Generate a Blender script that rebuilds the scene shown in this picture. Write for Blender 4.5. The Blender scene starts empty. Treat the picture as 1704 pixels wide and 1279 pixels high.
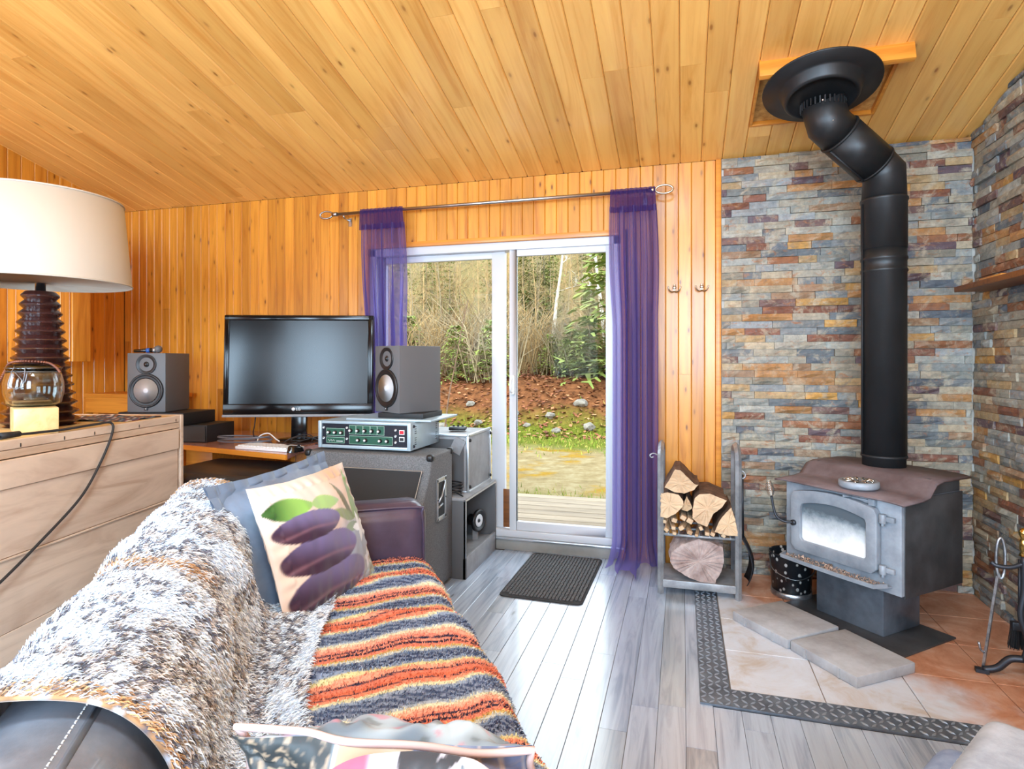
import bpy, bmesh, math, random
import numpy as np
from mathutils import Vector, Matrix, noise

random.seed(7)
rng = np.random.default_rng(7)
SC = bpy.context.scene
COL = SC.collection
PI = math.pi

# ------------------------------------------------------------------ camera, sky, sun, window and fill light, exposure
cam_d = bpy.data.cameras.new('camera')
cam_d.sensor_fit = 'HORIZONTAL'
cam_d.sensor_width = 36.0
cam_d.lens = 36.0 * 990.0 / 1704.0
cam_d.shift_y = (600.0 - 639.5) / 1704.0
cam_d.clip_start = 0.02
cam_d.clip_end = 300
cam = bpy.data.objects.new('camera', cam_d)
COL.objects.link(cam)
cam.location = (0, 0, 1.29)
cam.rotation_euler = (PI / 2, 0, math.atan(284 / 990))
SC.camera = cam

SC.view_settings.view_transform = 'Standard'
SC.view_settings.look = 'None'
SC.view_settings.gamma = 1.0
SC.view_settings.use_curve_mapping = False
SC.view_settings.exposure = 0.22
try:
    SC.cycles.use_denoising = True
    SC.cycles.denoiser = 'OPENIMAGEDENOISE'
    SC.cycles.max_bounces = 10
    SC.cycles.diffuse_bounces = 5
    SC.cycles.transparent_max_bounces = 24
    SC.cycles.sample_clamp_indirect = 6.0
    SC.cycles.caustics_reflective = False
    SC.cycles.caustics_refractive = False
except Exception:
    pass

world = bpy.data.worlds.new('overcast_sky')
SC.world = world
world.use_nodes = True
_bg = world.node_tree.nodes['Background']
_bg.inputs['Color'].default_value = (0.80, 0.91, 1.0, 1)
_bg.inputs['Strength'].default_value = 4.6

sun_d = bpy.data.lights.new('sun', 'SUN')
sun_d.energy = 2.0
sun_d.angle = math.radians(12)
sun_d.color = (1.0, 0.93, 0.80)
sun = bpy.data.objects.new('sun', sun_d)
COL.objects.link(sun)
sun.rotation_euler = Vector((0.45, 0.75, -0.62)).to_track_quat('-Z', 'Y').to_euler()

def area(name, loc, direction, sx, sy, power, color=(0.55, 0.79, 1.0)):
    l = bpy.data.lights.new(name, 'AREA')
    l.shape = 'RECTANGLE'
    l.size = sx
    l.size_y = sy
    l.energy = power
    l.color = color
    o = bpy.data.objects.new(name, l)
    COL.objects.link(o)
    o.location = loc
    o.rotation_euler = Vector(direction).to_track_quat('-Z', 'Y').to_euler()
    return o

# daylight from the windows behind the photographer, plus added fill (their frames are built with the room)
REAR_WINDOWS = [(-3.25, 1.75, 0.75, 1.5), (-1.75, 1.75, 0.75, 1.5), (0.45, 1.85, 1.6, 1.7)]   # x, z, width, height; the widest is added for more light
for _x, _z, _w, _h in REAR_WINDOWS:
    area('window_and_fill_light', (_x, -2.16, _z), (0, 1, -0.02), _w, _h, 92 * _w * _h)
ADDED_SIDE_LIGHTS = [(-0.35, 1.75, 1.5, 1.3)]                                     # added fill light on the left wall: y, z, width, height
for _y, _z, _w, _h in ADDED_SIDE_LIGHTS:
    area('window_and_fill_light', (-4.40, _y, _z), (1, 0.1, -0.02), _w, _h, 28 * _w * _h)
# added overhead fill light above and behind the photographer, no lamp there
area('overhead_fill_light', (-0.2, -0.2, 3.30), (0, 0, -1), 0.6, 0.6, 90, (0.65, 0.84, 1.0))

# ------------------------------------------------------------------ colours and materials
def lin(c):
    return tuple(((v / 255) / 12.92 if v / 255 <= 0.04045 else ((v / 255 + 0.055) / 1.055) ** 2.4) for v in c)

def rgba(c):
    return (*lin(c), 1.0)

class NT:
    def __init__(self, name):
        self.m = bpy.data.materials.new(name)
        self.m.use_nodes = True
        self.t = self.m.node_tree
        self.b = self.t.nodes['Principled BSDF']
        self.out = self.t.nodes['Material Output']
    def n(self, typ, **kw):
        nd = self.t.nodes.new(typ)
        for k, v in kw.items():
            setattr(nd, k, v)
        return nd
    def l(self, a, b):
        self.t.links.new(a, b)
    def s(self, node, **kw):
        for k, v in kw.items():
            node.inputs[k.replace('_', ' ')].default_value = v
    def coord(self, scale=(1, 1, 1), rnd=0.0, kind='Object', rot=(0, 0, 0)):
        tc = self.n('ShaderNodeTexCoord')
        mp = self.n('ShaderNodeMapping')
        mp.inputs['Scale'].default_value = scale
        mp.inputs['Rotation'].default_value = rot
        self.l(tc.outputs[kind], mp.inputs['Vector'])
        if rnd:
            oi = self.n('ShaderNodeObjectInfo')
            mm = self.n('ShaderNodeMath', operation='MULTIPLY')
            mm.inputs[1].default_value = rnd
            self.l(oi.outputs['Random'], mm.inputs[0])
            va = self.n('ShaderNodeVectorMath', operation='ADD')
            self.l(mp.outputs[0], va.inputs[0])
            self.l(mm.outputs[0], va.inputs[1])
            return va.outputs[0]
        return mp.outputs[0]
    def noise(self, vec, scale=5, detail=4, rough=0.6, dist=0.0):
        nd = self.n('ShaderNodeTexNoise')
        self.s(nd, Scale=scale, Detail=detail, Roughness=rough, Distortion=dist)
        if vec is not None:
            self.l(vec, nd.inputs['Vector'])
        return nd.outputs['Fac']
    def ramp(self, fac, stops, interp='LINEAR'):
        r = self.n('ShaderNodeValToRGB')
        r.color_ramp.interpolation = interp
        e = r.color_ramp.elements
        while len(e) < len(stops):
            e.new(0.5)
        for i, (p, c) in enumerate(stops):
            e[i].position = p
            e[i].color = c if len(c) == 4 else (*c, 1)
        self.l(fac, r.inputs[0])
        return r.outputs[0]
    def mix(self, fac, a, b, blend='MIX'):
        m = self.n('ShaderNodeMix', data_type='RGBA', blend_type=blend)
        for sock, v in ((m.inputs[0], fac), (m.inputs[6], a), (m.inputs[7], b)):
            if isinstance(v, (int, float)):
                sock.default_value = v
            elif isinstance(v, tuple):
                sock.default_value = v if len(v) == 4 else (*v, 1)
            else:
                self.l(v, sock)
        return m.outputs[2]
    def bump(self, height, strength=0.3, dist=0.01):
        b = self.n('ShaderNodeBump')
        b.inputs['Strength'].default_value = strength
        b.inputs['Distance'].default_value = dist
        self.l(height, b.inputs['Height'])
        self.l(b.outputs[0], self.b.inputs['Normal'])
        return b

def plain(name, c, rough=0.6, metal=0.0, bump=0.0, bscale=60, var=0.0, vscale=8, c2=None, spec=0.5, coat=0.0):
    k = NT(name)
    k.s(k.b, Roughness=rough, Metallic=metal)
    k.b.inputs['Specular IOR Level'].default_value = spec
    k.b.inputs['Coat Weight'].default_value = coat
    if c2 is not None or var:
        v = k.coord()
        f = k.noise(v, vscale, 5, 0.65)
        if c2 is None:
            c2 = tuple(max(0, x * (1 - var)) for x in c)
        col = k.ramp(f, [(0.35, rgba(c2)), (0.65, rgba(c))])
        k.l(col, k.b.inputs['Base Color'])
    else:
        k.b.inputs['Base Color'].default_value = rgba(c)
    if bump:
        k.bump(k.noise(k.coord(), bscale, 6, 0.7), bump, 0.004)
    return k.m

def wood(name, light, dark, grain=(1.3, 22, 22), knots=0.06, kscale=(3.2, 9.0, 1), rough=0.35, coat=0.25, tint=0.18, knotcol=(95, 45, 12), rnd=80.0, hi=0.72):
    k = NT(name)
    k.s(k.b, Roughness=rough)
    k.b.inputs['Coat Weight'].default_value = coat
    k.b.inputs['Coat Roughness'].default_value = 0.18
    v = k.coord(grain, rnd)
    f = k.noise(v, 1.0, 7, 0.6, 1.4)
    col = k.ramp(f, [(0.30, rgba(dark)), (0.52, rgba(light)), (hi, rgba(tuple(min(255, x * 1.07) for x in light)))])
    big = k.noise(k.coord((1.1, 4, 4), rnd), 1.0, 2, 0.5)
    col = k.mix(0.35, col, k.ramp(big, [(0.3, rgba(tuple(x * 0.86 for x in dark))), (0.7, rgba(light))]))
    if tint:
        oi = k.n('ShaderNodeObjectInfo')
        tn = k.ramp(oi.outputs['Random'], [(0.0, (1 - tint, (1 - tint) * 0.95, (1 - tint) * 0.86, 1)), (0.45, (1, 0.99, 0.97, 1)), (1.0, (1 + tint * 0.25, 1 + tint * 0.25, 1 + tint * 0.2, 1))])
        col = k.mix(1.0, col, tn, 'MULTIPLY')
    if knots:
        kv = k.coord(kscale, rnd * 1.37)
        vo = k.n('ShaderNodeTexVoronoi')
        vo.voronoi_dimensions = '2D'
        vo.inputs['Scale'].default_value = 1.0
        k.l(kv, vo.inputs['Vector'])
        fk = k.ramp(vo.outputs['Distance'], [(0.0, (1, 1, 1, 1)), (knots * 0.55, (0.85, 0.85, 0.85, 1)), (knots, (0.25, 0.25, 0.25, 1)), (knots * 2.3, (0, 0, 0, 1))])
        sepc = k.n('ShaderNodeSeparateColor')
        k.l(vo.outputs['Color'], sepc.inputs[0])
        keep = k.ramp(sepc.outputs[0], [(0.40, (0, 0, 0, 1)), (0.50, (0.55, 0.55, 0.55, 1)), (1.0, (1, 1, 1, 1))])
        col = k.mix(k.mix(1.0, fk, keep, 'MULTIPLY'), col, rgba(knotcol))
    k.l(col, k.b.inputs['Base Color'])
    k.bump(f, 0.08, 0.003)
    return k.m

def vcol(name, rough=0.7, bump=0.0, bscale=80, spec=0.4, mixn=0.0, nscale=14, sheen=0.0, coat=0.0):
    k = NT(name)
    k.s(k.b, Roughness=rough)
    k.b.inputs['Specular IOR Level'].default_value = spec
    k.b.inputs['Coat Weight'].default_value = coat
    k.b.inputs['Sheen Weight'].default_value = sheen
    a = k.n('ShaderNodeAttribute')
    a.attribute_name = 'Col'
    col = a.outputs['Color']
    if mixn:
        f = k.noise(k.coord(), nscale, 6, 0.7)
        col = k.mix(1.0, col, k.ramp(f, [(0.3, (1 - mixn, 1 - mixn, 1 - mixn, 1)), (0.7, (1 + mixn * 0.6, 1 + mixn * 0.6, 1 + mixn * 0.6, 1))]), 'MULTIPLY')
    k.l(col, k.b.inputs['Base Color'])
    if bump:
        k.bump(k.noise(k.coord(), bscale, 5, 0.7), bump, 0.004)
    return k.m

def glass_thin(name, tint=(0.96, 0.98, 0.98), refl=1.0):
    k = NT(name)
    k.t.nodes.remove(k.b)
    tr = k.n('ShaderNodeBsdfTransparent')
    tr.inputs[0].default_value = (*tint, 1)
    gl = k.n('ShaderNodeBsdfGlossy')
    gl.inputs['Roughness'].default_value = 0.02
    fr = k.n('ShaderNodeFresnel')
    fr.inputs[0].default_value = 1.45
    mm = k.n('ShaderNodeMath', operation='MULTIPLY')
    mm.inputs[1].default_value = refl
    k.l(fr.outputs[0], mm.inputs[0])
    mx = k.n('ShaderNodeMixShader')
    k.l(mm.outputs[0], mx.inputs[0])
    k.l(tr.outputs[0], mx.inputs[1])
    k.l(gl.outputs[0], mx.inputs[2])
    k.l(mx.outputs[0], k.out.inputs[0])
    return k.m

def sheer(name, c, clear=0.42):
    k = NT(name)
    k.t.nodes.remove(k.b)
    tr = k.n('ShaderNodeBsdfTransparent')
    tr.inputs[0].default_value = (0.80, 0.74, 0.92, 1)
    df = k.n('ShaderNodeBsdfDiffuse')
    df.inputs[0].default_value = rgba(c)
    tl = k.n('ShaderNodeBsdfTranslucent')
    tl.inputs[0].default_value = rgba(tuple(min(255, x * 1.25) for x in c))
    m1 = k.n('ShaderNodeMixShader')
    m1.inputs[0].default_value = 0.5
    k.l(df.outputs[0], m1.inputs[1])
    k.l(tl.outputs[0], m1.inputs[2])
    m2 = k.n('ShaderNodeMixShader')
    # threads cover more of the view where the cloth is seen edge-on (real sheer weave)
    lw = k.n('ShaderNodeLayerWeight')
    lw.inputs[0].default_value = 0.45
    cov = k.ramp(lw.outputs['Facing'], [(0.0, (1 - clear,) * 3 + (1,)), (0.8, (0.97, 0.97, 0.97, 1))])
    k.l(cov, m2.inputs[0])
    k.l(tr.outputs[0], m2.inputs[1])
    k.l(m1.outputs[0], m2.inputs[2])
    k.l(m2.outputs[0], k.out.inputs[0])
    return k.m

M = {}
M['pine_ceiling'] = wood('pine_ceiling', (250, 192, 108), (228, 158, 74), grain=(1.1, 16, 16), rough=0.30, coat=0.45, tint=0.16, kscale=(2.6, 6.5, 1), knots=0.055, knotcol=(150, 92, 40))
M['pine_wall'] = wood('pine_wall', (228, 156, 56), (188, 108, 26), rough=0.36, coat=0.2, tint=0.24, kscale=(3.4, 10, 1), knots=0.07, knotcol=(100, 44, 10))
M['pine_trim'] = wood('pine_trim', (228, 150, 56), (196, 112, 32), rough=0.4, coat=0.15, tint=0.1, knots=0.05)
M['grey_oak'] = wood('grey_oak_laminate', (178, 192, 212), (128, 143, 164), grain=(1.6, 26, 26), knots=0.035, kscale=(1.1, 4.5, 1), knotcol=(108, 110, 114), rough=0.24, coat=0.9, tint=0.10)
M['grey_oak'].node_tree.nodes['Principled BSDF'].inputs['Coat IOR'].default_value = 1.75
M['raw_pine'] = wood('raw_pine', (222, 198, 176), (184, 152, 128), grain=(1.6, 9, 9), knots=0.05, kscale=(2.0, 5, 1), knotcol=(110, 70, 44), rough=0.6, coat=0.0, tint=0.08)
M['dark_gap'] = plain('dark_gap', (60, 34, 14), 0.9)
M['block_wood'] = wood('block_wood', (235, 205, 150), (215, 178, 118), grain=(3, 20, 20), knots=0, rough=0.45, coat=0.1, tint=0.06)
M['desk_top'] = wood('desk_laminate', (190, 142, 128), (160, 104, 86), grain=(2, 14, 14), knots=0, rough=0.22, coat=0.5, tint=0)
M['deck_wood'] = wood('weathered_deck', (152, 132, 108), (112, 94, 76), grain=(1.4, 18, 18), knots=0.03, rough=0.7, coat=0, tint=0.16)
M['white_paint'] = plain('white_paint', (236, 238, 240), 0.35)
M['white_vinyl'] = plain('white_vinyl', (204, 207, 212), 0.35)
M['threshold'] = plain('grey_threshold', (150, 148, 142), 0.5, var=0.15, vscale=3)
M['glass'] = glass_thin('window_glass', refl=0.04)
M['curtain'] = sheer('purple_sheer', (112, 104, 166), 0.55)
M['curtain_hem'] = sheer('purple_sheer_double', (74, 58, 120), 0.25)
M['brushed'] = plain('brushed_nickel', (176, 178, 182), 0.28, 1.0)
M['bronze'] = plain('warm_nickel', (186, 170, 148), 0.3, 1.0)
M['black_metal'] = plain('black_stove_pipe', (36, 37, 39), 0.42, 0.2, c2=(28, 29, 30), vscale=5, bump=0.04)
M['stove_iron'] = plain('stove_paint', (158, 165, 174), 0.5, 0.2, c2=(124, 131, 140), vscale=6, bump=0.1, bscale=120)
M['stove_dark'] = plain('stove_side', (74, 74, 76), 0.5, 0.15, c2=(46, 46, 48), vscale=4)
M['stove_black'] = plain('stove_pedestal', (104, 112, 122), 0.35, 0.2, c2=(66, 72, 80), vscale=4)
M['stove_top'] = plain('stove_top_rust', (126, 112, 114), 0.6, 0.2, c2=(98, 80, 80), vscale=5)
M['black'] = plain('black_matte', (22, 22, 24), 0.6)
M['black_gloss'] = plain('black_gloss', (12, 12, 14), 0.12, coat=0.4)
M['spring'] = plain('nickel_spring', (205, 200, 192), 0.25, 1.0)
M['ash'] = plain('ash_bits', (190, 164, 146), 0.9, c2=(120, 92, 78), vscale=60)
M['concrete'] = plain('concrete', (180, 184, 190), 0.85, c2=(152, 152, 156), vscale=6, bump=0.25, bscale=90)
M['grout'] = plain('grout', (150, 128, 108), 0.9)
M['mortar'] = plain('mortar', (186, 182, 174), 0.95)
k = NT('slate')
k.s(k.b, Roughness=0.6)
_a = k.n('ShaderNodeAttribute')
_a.attribute_name = 'Col'
_v = k.coord()
_f1 = k.noise(_v, 9, 8, 0.72, 0.9)
_f2 = k.noise(k.coord((1, 1, 1.6)), 15, 6, 0.7, 0.5)
_f3 = k.noise(_v, 34, 6, 0.7)
_c = k.mix(k.ramp(_f1, [(0.50, (0, 0, 0, 1)), (0.62, (0.75, 0.75, 0.75, 1))]), _a.outputs['Color'], rgba((186, 172, 148)))
_c = k.mix(k.ramp(_f2, [(0.56, (0, 0, 0, 1)), (0.68, (0.8, 0.8, 0.8, 1))]), _c, rgba((172, 112, 66)))
_c = k.mix(k.ramp(_f1, [(0.30, (0.7, 0.7, 0.7, 1)), (0.42, (0, 0, 0, 1))]), _c, rgba((104, 108, 110)))
_c = k.mix(1.0, _c, k.ramp(_f3, [(0.3, (0.62, 0.62, 0.62, 1)), (0.7, (1.12, 1.11, 1.09, 1))]), 'MULTIPLY')
k.l(_c, k.b.inputs['Base Color'])
k.bump(k.mix(0.5, _f3, _f2), 0.75, 0.006)
M['slate'] = k.m
M['rope'] = plain('rope', (40, 40, 42), 0.8)
M['brass'] = plain('brass', (206, 170, 96), 0.2, 1.0)
M['iron'] = plain('wrought_iron', (54, 56, 62), 0.45, 0.6)
M['steel'] = plain('worn_steel', (188, 190, 194), 0.35, 0.9, c2=(130, 132, 136), vscale=30)
M['rack_grey'] = plain('rack_steel', (172, 175, 179), 0.42, 0.4, c2=(136, 139, 143), vscale=12)
M['leather'] = plain('aubergine_leather', (74, 62, 82), 0.33, bump=0.12, bscale=140, c2=(60, 49, 66), vscale=5, coat=0.2)
M['leather_lit'] = plain('aubergine_leather_lit', (116, 122, 132), 0.3, bump=0.1, bscale=120, c2=(84, 88, 97), vscale=6, coat=0.25)  # aubergine leather again, lighter: grey-blue shine of light put into the colour
M['black_leather'] = plain('black_leather', (44, 44, 45), 0.38, bump=0.12, bscale=90, c2=(32, 32, 33), vscale=7)
M['stitch'] = plain('white_stitch', (220, 220, 216), 0.8)
M['fabric_print'] = vcol('printed_satin', 0.42, sheen=0.2, bump=0.05, bscale=300)
M['flange_cloth'] = plain('slate_blue_satin', (126, 144, 168), 0.34, c2=(104, 120, 142), vscale=5)
M['fur'] = vcol('fur', 0.8, spec=0.2, sheen=0.6)
M['wool'] = vcol('woven_wool', 0.95, spec=0.1, bump=0.5, bscale=170, mixn=0.22, nscale=120)
M['piping'] = plain('rose_piping', (196, 170, 166), 0.7)
M['lampshade'] = plain('lampshade_linen', (196, 185, 170), 0.85, bump=0.05, bscale=220)
M['lamp_wood'] = plain('lamp_dark_wood', (66, 34, 30), 0.25, c2=(46, 22, 22), vscale=6, coat=0.6)
M['jar_glass'] = NT('jar_glass').m
_b = M['jar_glass'].node_tree.nodes['Principled BSDF']
_b.inputs['Transmission Weight'].default_value = 1.0
_b.inputs['Roughness'].default_value = 0.02
_b.inputs['Base Color'].default_value = (0.93, 0.97, 0.96, 1)
M['wire'] = plain('steel_wire', (120, 124, 128), 0.3, 0.9)
M['bead'] = plain('wooden_bead', (140, 84, 60), 0.5, c2=(90, 46, 34), vscale=40)
M['cable'] = plain('black_cable', (34, 34, 36), 0.5)
M['grey_cable'] = plain('grey_cable', (96, 100, 110), 0.5)
M['clear_plastic'] = glass_thin('clear_plastic', (0.9, 0.92, 0.94), 2.2)
M['placemat'] = vcol('woven_mat', 0.9, bump=0.3, bscale=200)
M['spk_black'] = plain('speaker_cabinet', (96, 96, 98), 0.55, bump=0.06, bscale=200)
M['spk_ring'] = plain('speaker_surround', (28, 28, 30), 0.4)
M['spk_cone'] = plain('speaker_cone', (206, 206, 208), 0.5)
M['screen'] = plain('tv_screen', (14, 14, 16), 0.22, spec=0.35, coat=0.0)
M['screen'].node_tree.nodes['Principled BSDF'].inputs['Coat Roughness'].default_value = 0.22
M['tv_gloss'] = plain('tv_bezel', (10, 10, 12), 0.16, spec=0.3)
M['white_plastic'] = plain('white_plastic', (225, 226, 226), 0.45)
M['tolex'] = plain('black_tolex', (116, 117, 119), 0.7, bump=0.6, bscale=260, c2=(78, 79, 81), vscale=160)
M['grille'] = plain('grille_cloth', (44, 44, 45), 0.9, bump=0.3, bscale=500)
M['case_grey'] = plain('flight_case', (146, 146, 148), 0.5, c2=(126, 126, 128), vscale=9)
M['case_dark'] = plain('case_dark', (84, 84, 86), 0.6)
M['alu'] = plain('aluminium', (190, 192, 195), 0.35, 0.85)
M['amp_case'] = plain('pale_blue_enamel', (176, 194, 204), 0.32, 0.25, c2=(160, 180, 192), vscale=5)
M['amp_face'] = plain('amp_navy', (24, 30, 42), 0.25)
M['amp_green'] = plain('amp_green', (38, 84, 68), 0.3)
M['amp_line'] = plain('amp_line', (150, 178, 160), 0.5)
M['red'] = plain('red_switch', (200, 30, 46), 0.3)
M['brown_board'] = wood('brown_board', (140, 84, 36), (96, 52, 18), knots=0.05, rough=0.5, coat=0.1, tint=0)
M['osb'] = plain('oriented_strand', (222, 172, 98), 0.75, c2=(176, 124, 62), vscale=28)
M['mat_rib'] = plain('doormat_rib', (98, 98, 100), 0.95, c2=(66, 66, 68), vscale=90, bump=0.4, bscale=300)
M['mat_base'] = plain('doormat_base', (44, 44, 46), 0.95)
M['tread'] = plain('tread_plate', (112, 122, 134), 0.4, 0.3, c2=(80, 88, 100), vscale=10)
M['tread_lug'] = plain('tread_plate_lug', (142, 152, 164), 0.38, 0.3)
M['suede'] = plain('grey_suede', (176, 182, 192), 0.9, c2=(138, 144, 154), vscale=9, bump=0.15, bscale=200)
M['denim'] = plain('pale_denim', (146, 162, 190), 0.85, c2=(116, 132, 164), vscale=14, bump=0.2, bscale=300)
M['bark_cut'] = wood('cut_log_face', (216, 186, 152), (178, 140, 106), grain=(6, 6, 14), knots=0, rough=0.8, coat=0, tint=0.12)
M['bark'] = plain('log_bark', (128, 96, 74), 0.95, c2=(84, 62, 50), vscale=22, bump=0.8, bscale=40)
M['grey_log'] = plain('grey_split_wood', (190, 172, 166), 0.9, c2=(146, 124, 118), vscale=14, bump=0.6, bscale=30)
M['birch'] = plain('birch_bark', (226, 220, 208), 0.8, c2=(180, 168, 150), vscale=9)
M['twig'] = plain('twig_bark', (182, 152, 104), 0.9, c2=(140, 110, 70), vscale=3)
M['twig_grey'] = plain('grey_twig', (160, 142, 110), 0.9, c2=(116, 100, 76), vscale=3)
M['needles'] = plain('conifer_needles', (142, 150, 66), 0.8, c2=(100, 114, 46), vscale=3)
M['needles_dark'] = plain('dark_needles', (118, 124, 58), 0.85, c2=(82, 92, 40), vscale=3)
M['dead_leaf'] = vcol('leaf', 0.9)
M['rock'] = plain('field_rock', (140, 132, 120), 0.9, c2=(100, 92, 84), vscale=6, bump=0.4, bscale=20)

# ------------------------------------------------------------------ mesh helpers
class MB:
    def __init__(self):
        self.v, self.f, self.mi, self.sm = [], [], [], []
        self.X = Matrix.Identity(4)
    def add(self, vs, fs, mi=0, smooth=False):
        b = len(self.v)
        X = self.X
        self.v += [tuple(X @ Vector(p)) for p in vs]
        for f in fs:
            self.f.append(tuple(b + i for i in f))
            self.mi.append(mi)
            self.sm.append(smooth)
        return self
    def box(self, c, s, rz=0.0, mi=0, R=None):
        hx, hy, hz = s[0] / 2, s[1] / 2, s[2] / 2
        m = R if R is not None else Matrix.Rotation(rz, 3, 'Z')
        c = Vector(c)
        p = [c + m @ Vector((x, y, z)) for x in (-hx, hx) for y in (-hy, hy) for z in (-hz, hz)]
        return self.add(p, [(0, 1, 3, 2), (4, 6, 7, 5), (0, 4, 5, 1), (2, 3, 7, 6), (0, 2, 6, 4), (1, 5, 7, 3)], mi)
    def bx(self, x0, x1, y0, y1, z0, z1, mi=0):
        return self.box(((x0 + x1) / 2, (y0 + y1) / 2, (z0 + z1) / 2), (x1 - x0, y1 - y0, z1 - z0), mi=mi)
    def tube(self, pts, r, n=8, mi=0, caps=True, closed=False, smooth=True):
        pts = [Vector(p) for p in pts]
        m = len(pts)
        rs = r if isinstance(r, (list, tuple)) else [r] * m
        vs = []
        t0 = (pts[1] - pts[0]).normalized()
        up = Vector((0, 0, 1)) if abs(t0.z) < 0.9 else Vector((1, 0, 0))
        u = t0.cross(up).normalized()
        for i, p in enumerate(pts):
            if closed:
                t = (pts[(i + 1) % m] - pts[i - 1]).normalized()
            elif i == 0:
                t = t0
            elif i == m - 1:
                t = (pts[-1] - pts[-2]).normalized()
            else:
                t = ((pts[i + 1] - p).normalized() + (p - pts[i - 1]).normalized())
                t = t.normalized() if t.length > 1e-6 else (p - pts[i - 1]).normalized()
            u = (u - t * u.dot(t))
            u = u.normalized() if u.length > 1e-6 else t.orthogonal().normalized()
            w = t.cross(u)
            for k in range(n):
                a = 2 * PI * k / n
                vs.append(p + (u * math.cos(a) + w * math.sin(a)) * rs[i])
        fs = []
        for i in range(m if closed else m - 1):
            for k in range(n):
                a, b = i * n + k, i * n + (k + 1) % n
                j = (i + 1) % m
                fs.append((a, b, j * n + (k + 1) % n, j * n + k))
        self.add(vs, fs, mi, smooth)
        if caps and not closed:
            self.add(vs[:n], [tuple(range(n - 1, -1, -1))], mi)
            self.add(vs[-n:], [tuple(range(n))], mi)
        return self
    def cyl(self, p0, p1, r0, r1=None, n=20, mi=0, caps=True):
        return self.tube([p0, p1], [r0, r0 if r1 is None else r1], n, mi, caps)
    def lathe(self, prof, n=28, c=(0, 0, 0), mi=0, axis=None, smooth=True):
        c = Vector(c)
        R = Matrix.Identity(3)
        if axis is not None:
            R = Vector(axis).to_track_quat('Z', 'Y').to_matrix()
        vs, fs = [], []
        for (r, z) in prof:
            for k in range(n):
                a = 2 * PI * k / n
                vs.append(c + R @ Vector((r * math.cos(a), r * math.sin(a), z)))
        for i in range(len(prof) - 1):
            for k in range(n):
                fs.append((i * n + k, i * n + (k + 1) % n, (i + 1) * n + (k + 1) % n, (i + 1) * n + k))
        if prof[0][0] > 1e-5:
            fs.append(tuple(range(n - 1, -1, -1)))
        if prof[-1][0] > 1e-5:
            fs.append(tuple((len(prof) - 1) * n + k for k in range(n)))
        return self.add(vs, fs, mi, smooth)
    def prism(self, poly, y0, y1, mi=0, capmi=None, jit=0.0):
        """poly in (x,z), extruded along y"""
        n = len(poly)
        vs = [(x, y0, z) for x, z in poly]
        vs += [(x + random.uniform(-jit, jit), y1, z + random.uniform(-jit, jit)) for x, z in poly]
        self.add(vs, [(k, (k + 1) % n, n + (k + 1) % n, n + k) for k in range(n)], mi)
        self.add(vs, [tuple(range(n - 1, -1, -1)), tuple(range(n, 2 * n))], mi if capmi is None else capmi)
        return self
    def build(self, name, mats, parent=None, bevel=0.0, seg=2, smooth=None, col=None, label=None, M4=None, sub=0, angle=35):
        me = bpy.data.meshes.new(name)
        me.from_pydata(self.v, [], self.f)
        mats = mats if isinstance(mats, (list, tuple)) else [mats]
        for m in mats:
            me.materials.append(M[m] if isinstance(m, str) else m)
        me.polygons.foreach_set('material_index', self.mi)
        me.polygons.foreach_set('use_smooth', [bool(s) if smooth is None else smooth for s in self.sm])
        bm = bmesh.new()
        bm.from_mesh(me)
        bmesh.ops.remove_doubles(bm, verts=bm.verts, dist=1e-5)
        bmesh.ops.recalc_face_normals(bm, faces=bm.faces)
        if bevel:
            es = [e for e in bm.edges if len(e.link_faces) == 2 and e.calc_face_angle(0) > math.radians(angle)]
            bmesh.ops.bevel(bm, geom=es, offset=bevel, segments=seg, affect='EDGES', profile=0.5, clamp_overlap=True)
            if seg >= 2:
                for f in bm.faces:
                    f.smooth = True
        bm.to_mesh(me)
        bm.free()
        if bevel and seg >= 2:
            try:
                me.set_sharp_from_angle(angle=math.radians(40))
            except Exception:
                pass
        if col is not None:
            a = me.color_attributes.new('Col', 'FLOAT_COLOR', 'POINT')
            n = len(me.vertices)
            arr = np.ones((n, 4), dtype=np.float32)
            if isinstance(col, np.ndarray):
                arr[:, :3] = col[:n]
            else:
                arr[:, :3] = col
            a.data.foreach_set('color', arr.ravel())
        o = bpy.data.objects.new(name, me)
        COL.objects.link(o)
        if parent is not None:
            o.parent = parent
        if M4 is not None:
            o.matrix_basis = M4
        if sub:
            md = o.modifiers.new('sub', 'SUBSURF')
            md.levels = md.render_levels = sub
        if label:
            o['label'] = label
        return o

def tag(o, label, cat, group=None, kind=None):
    o['label'] = label
    o['category'] = cat
    if group:
        o['group'] = group
    if kind:
        o['kind'] = kind
    return o

def struct(o, label=None):
    o['kind'] = 'structure'
    if label:
        o['label'] = label
    return o

def thing(name, label, cat, loc=(0, 0, 0), rz=0.0, group=None, rot=None):
    o = bpy.data.objects.new(name, None)
    o.empty_display_size = 0.1
    COL.objects.link(o)
    o.location = loc
    o.rotation_euler = rot if rot is not None else (0, 0, rz)
    return tag(o, label, cat, group)

def frame(ox, X, Z):
    """matrix from origin, local X and local Z directions"""
    X = Vector(X).normalized()
    Z = Vector(Z)
    Z = (Z - X * Z.dot(X)).normalized()
    Y = Z.cross(X)
    m = Matrix((X, Y, Z)).transposed().to_4x4()
    m.translation = Vector(ox)
    return m

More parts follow.
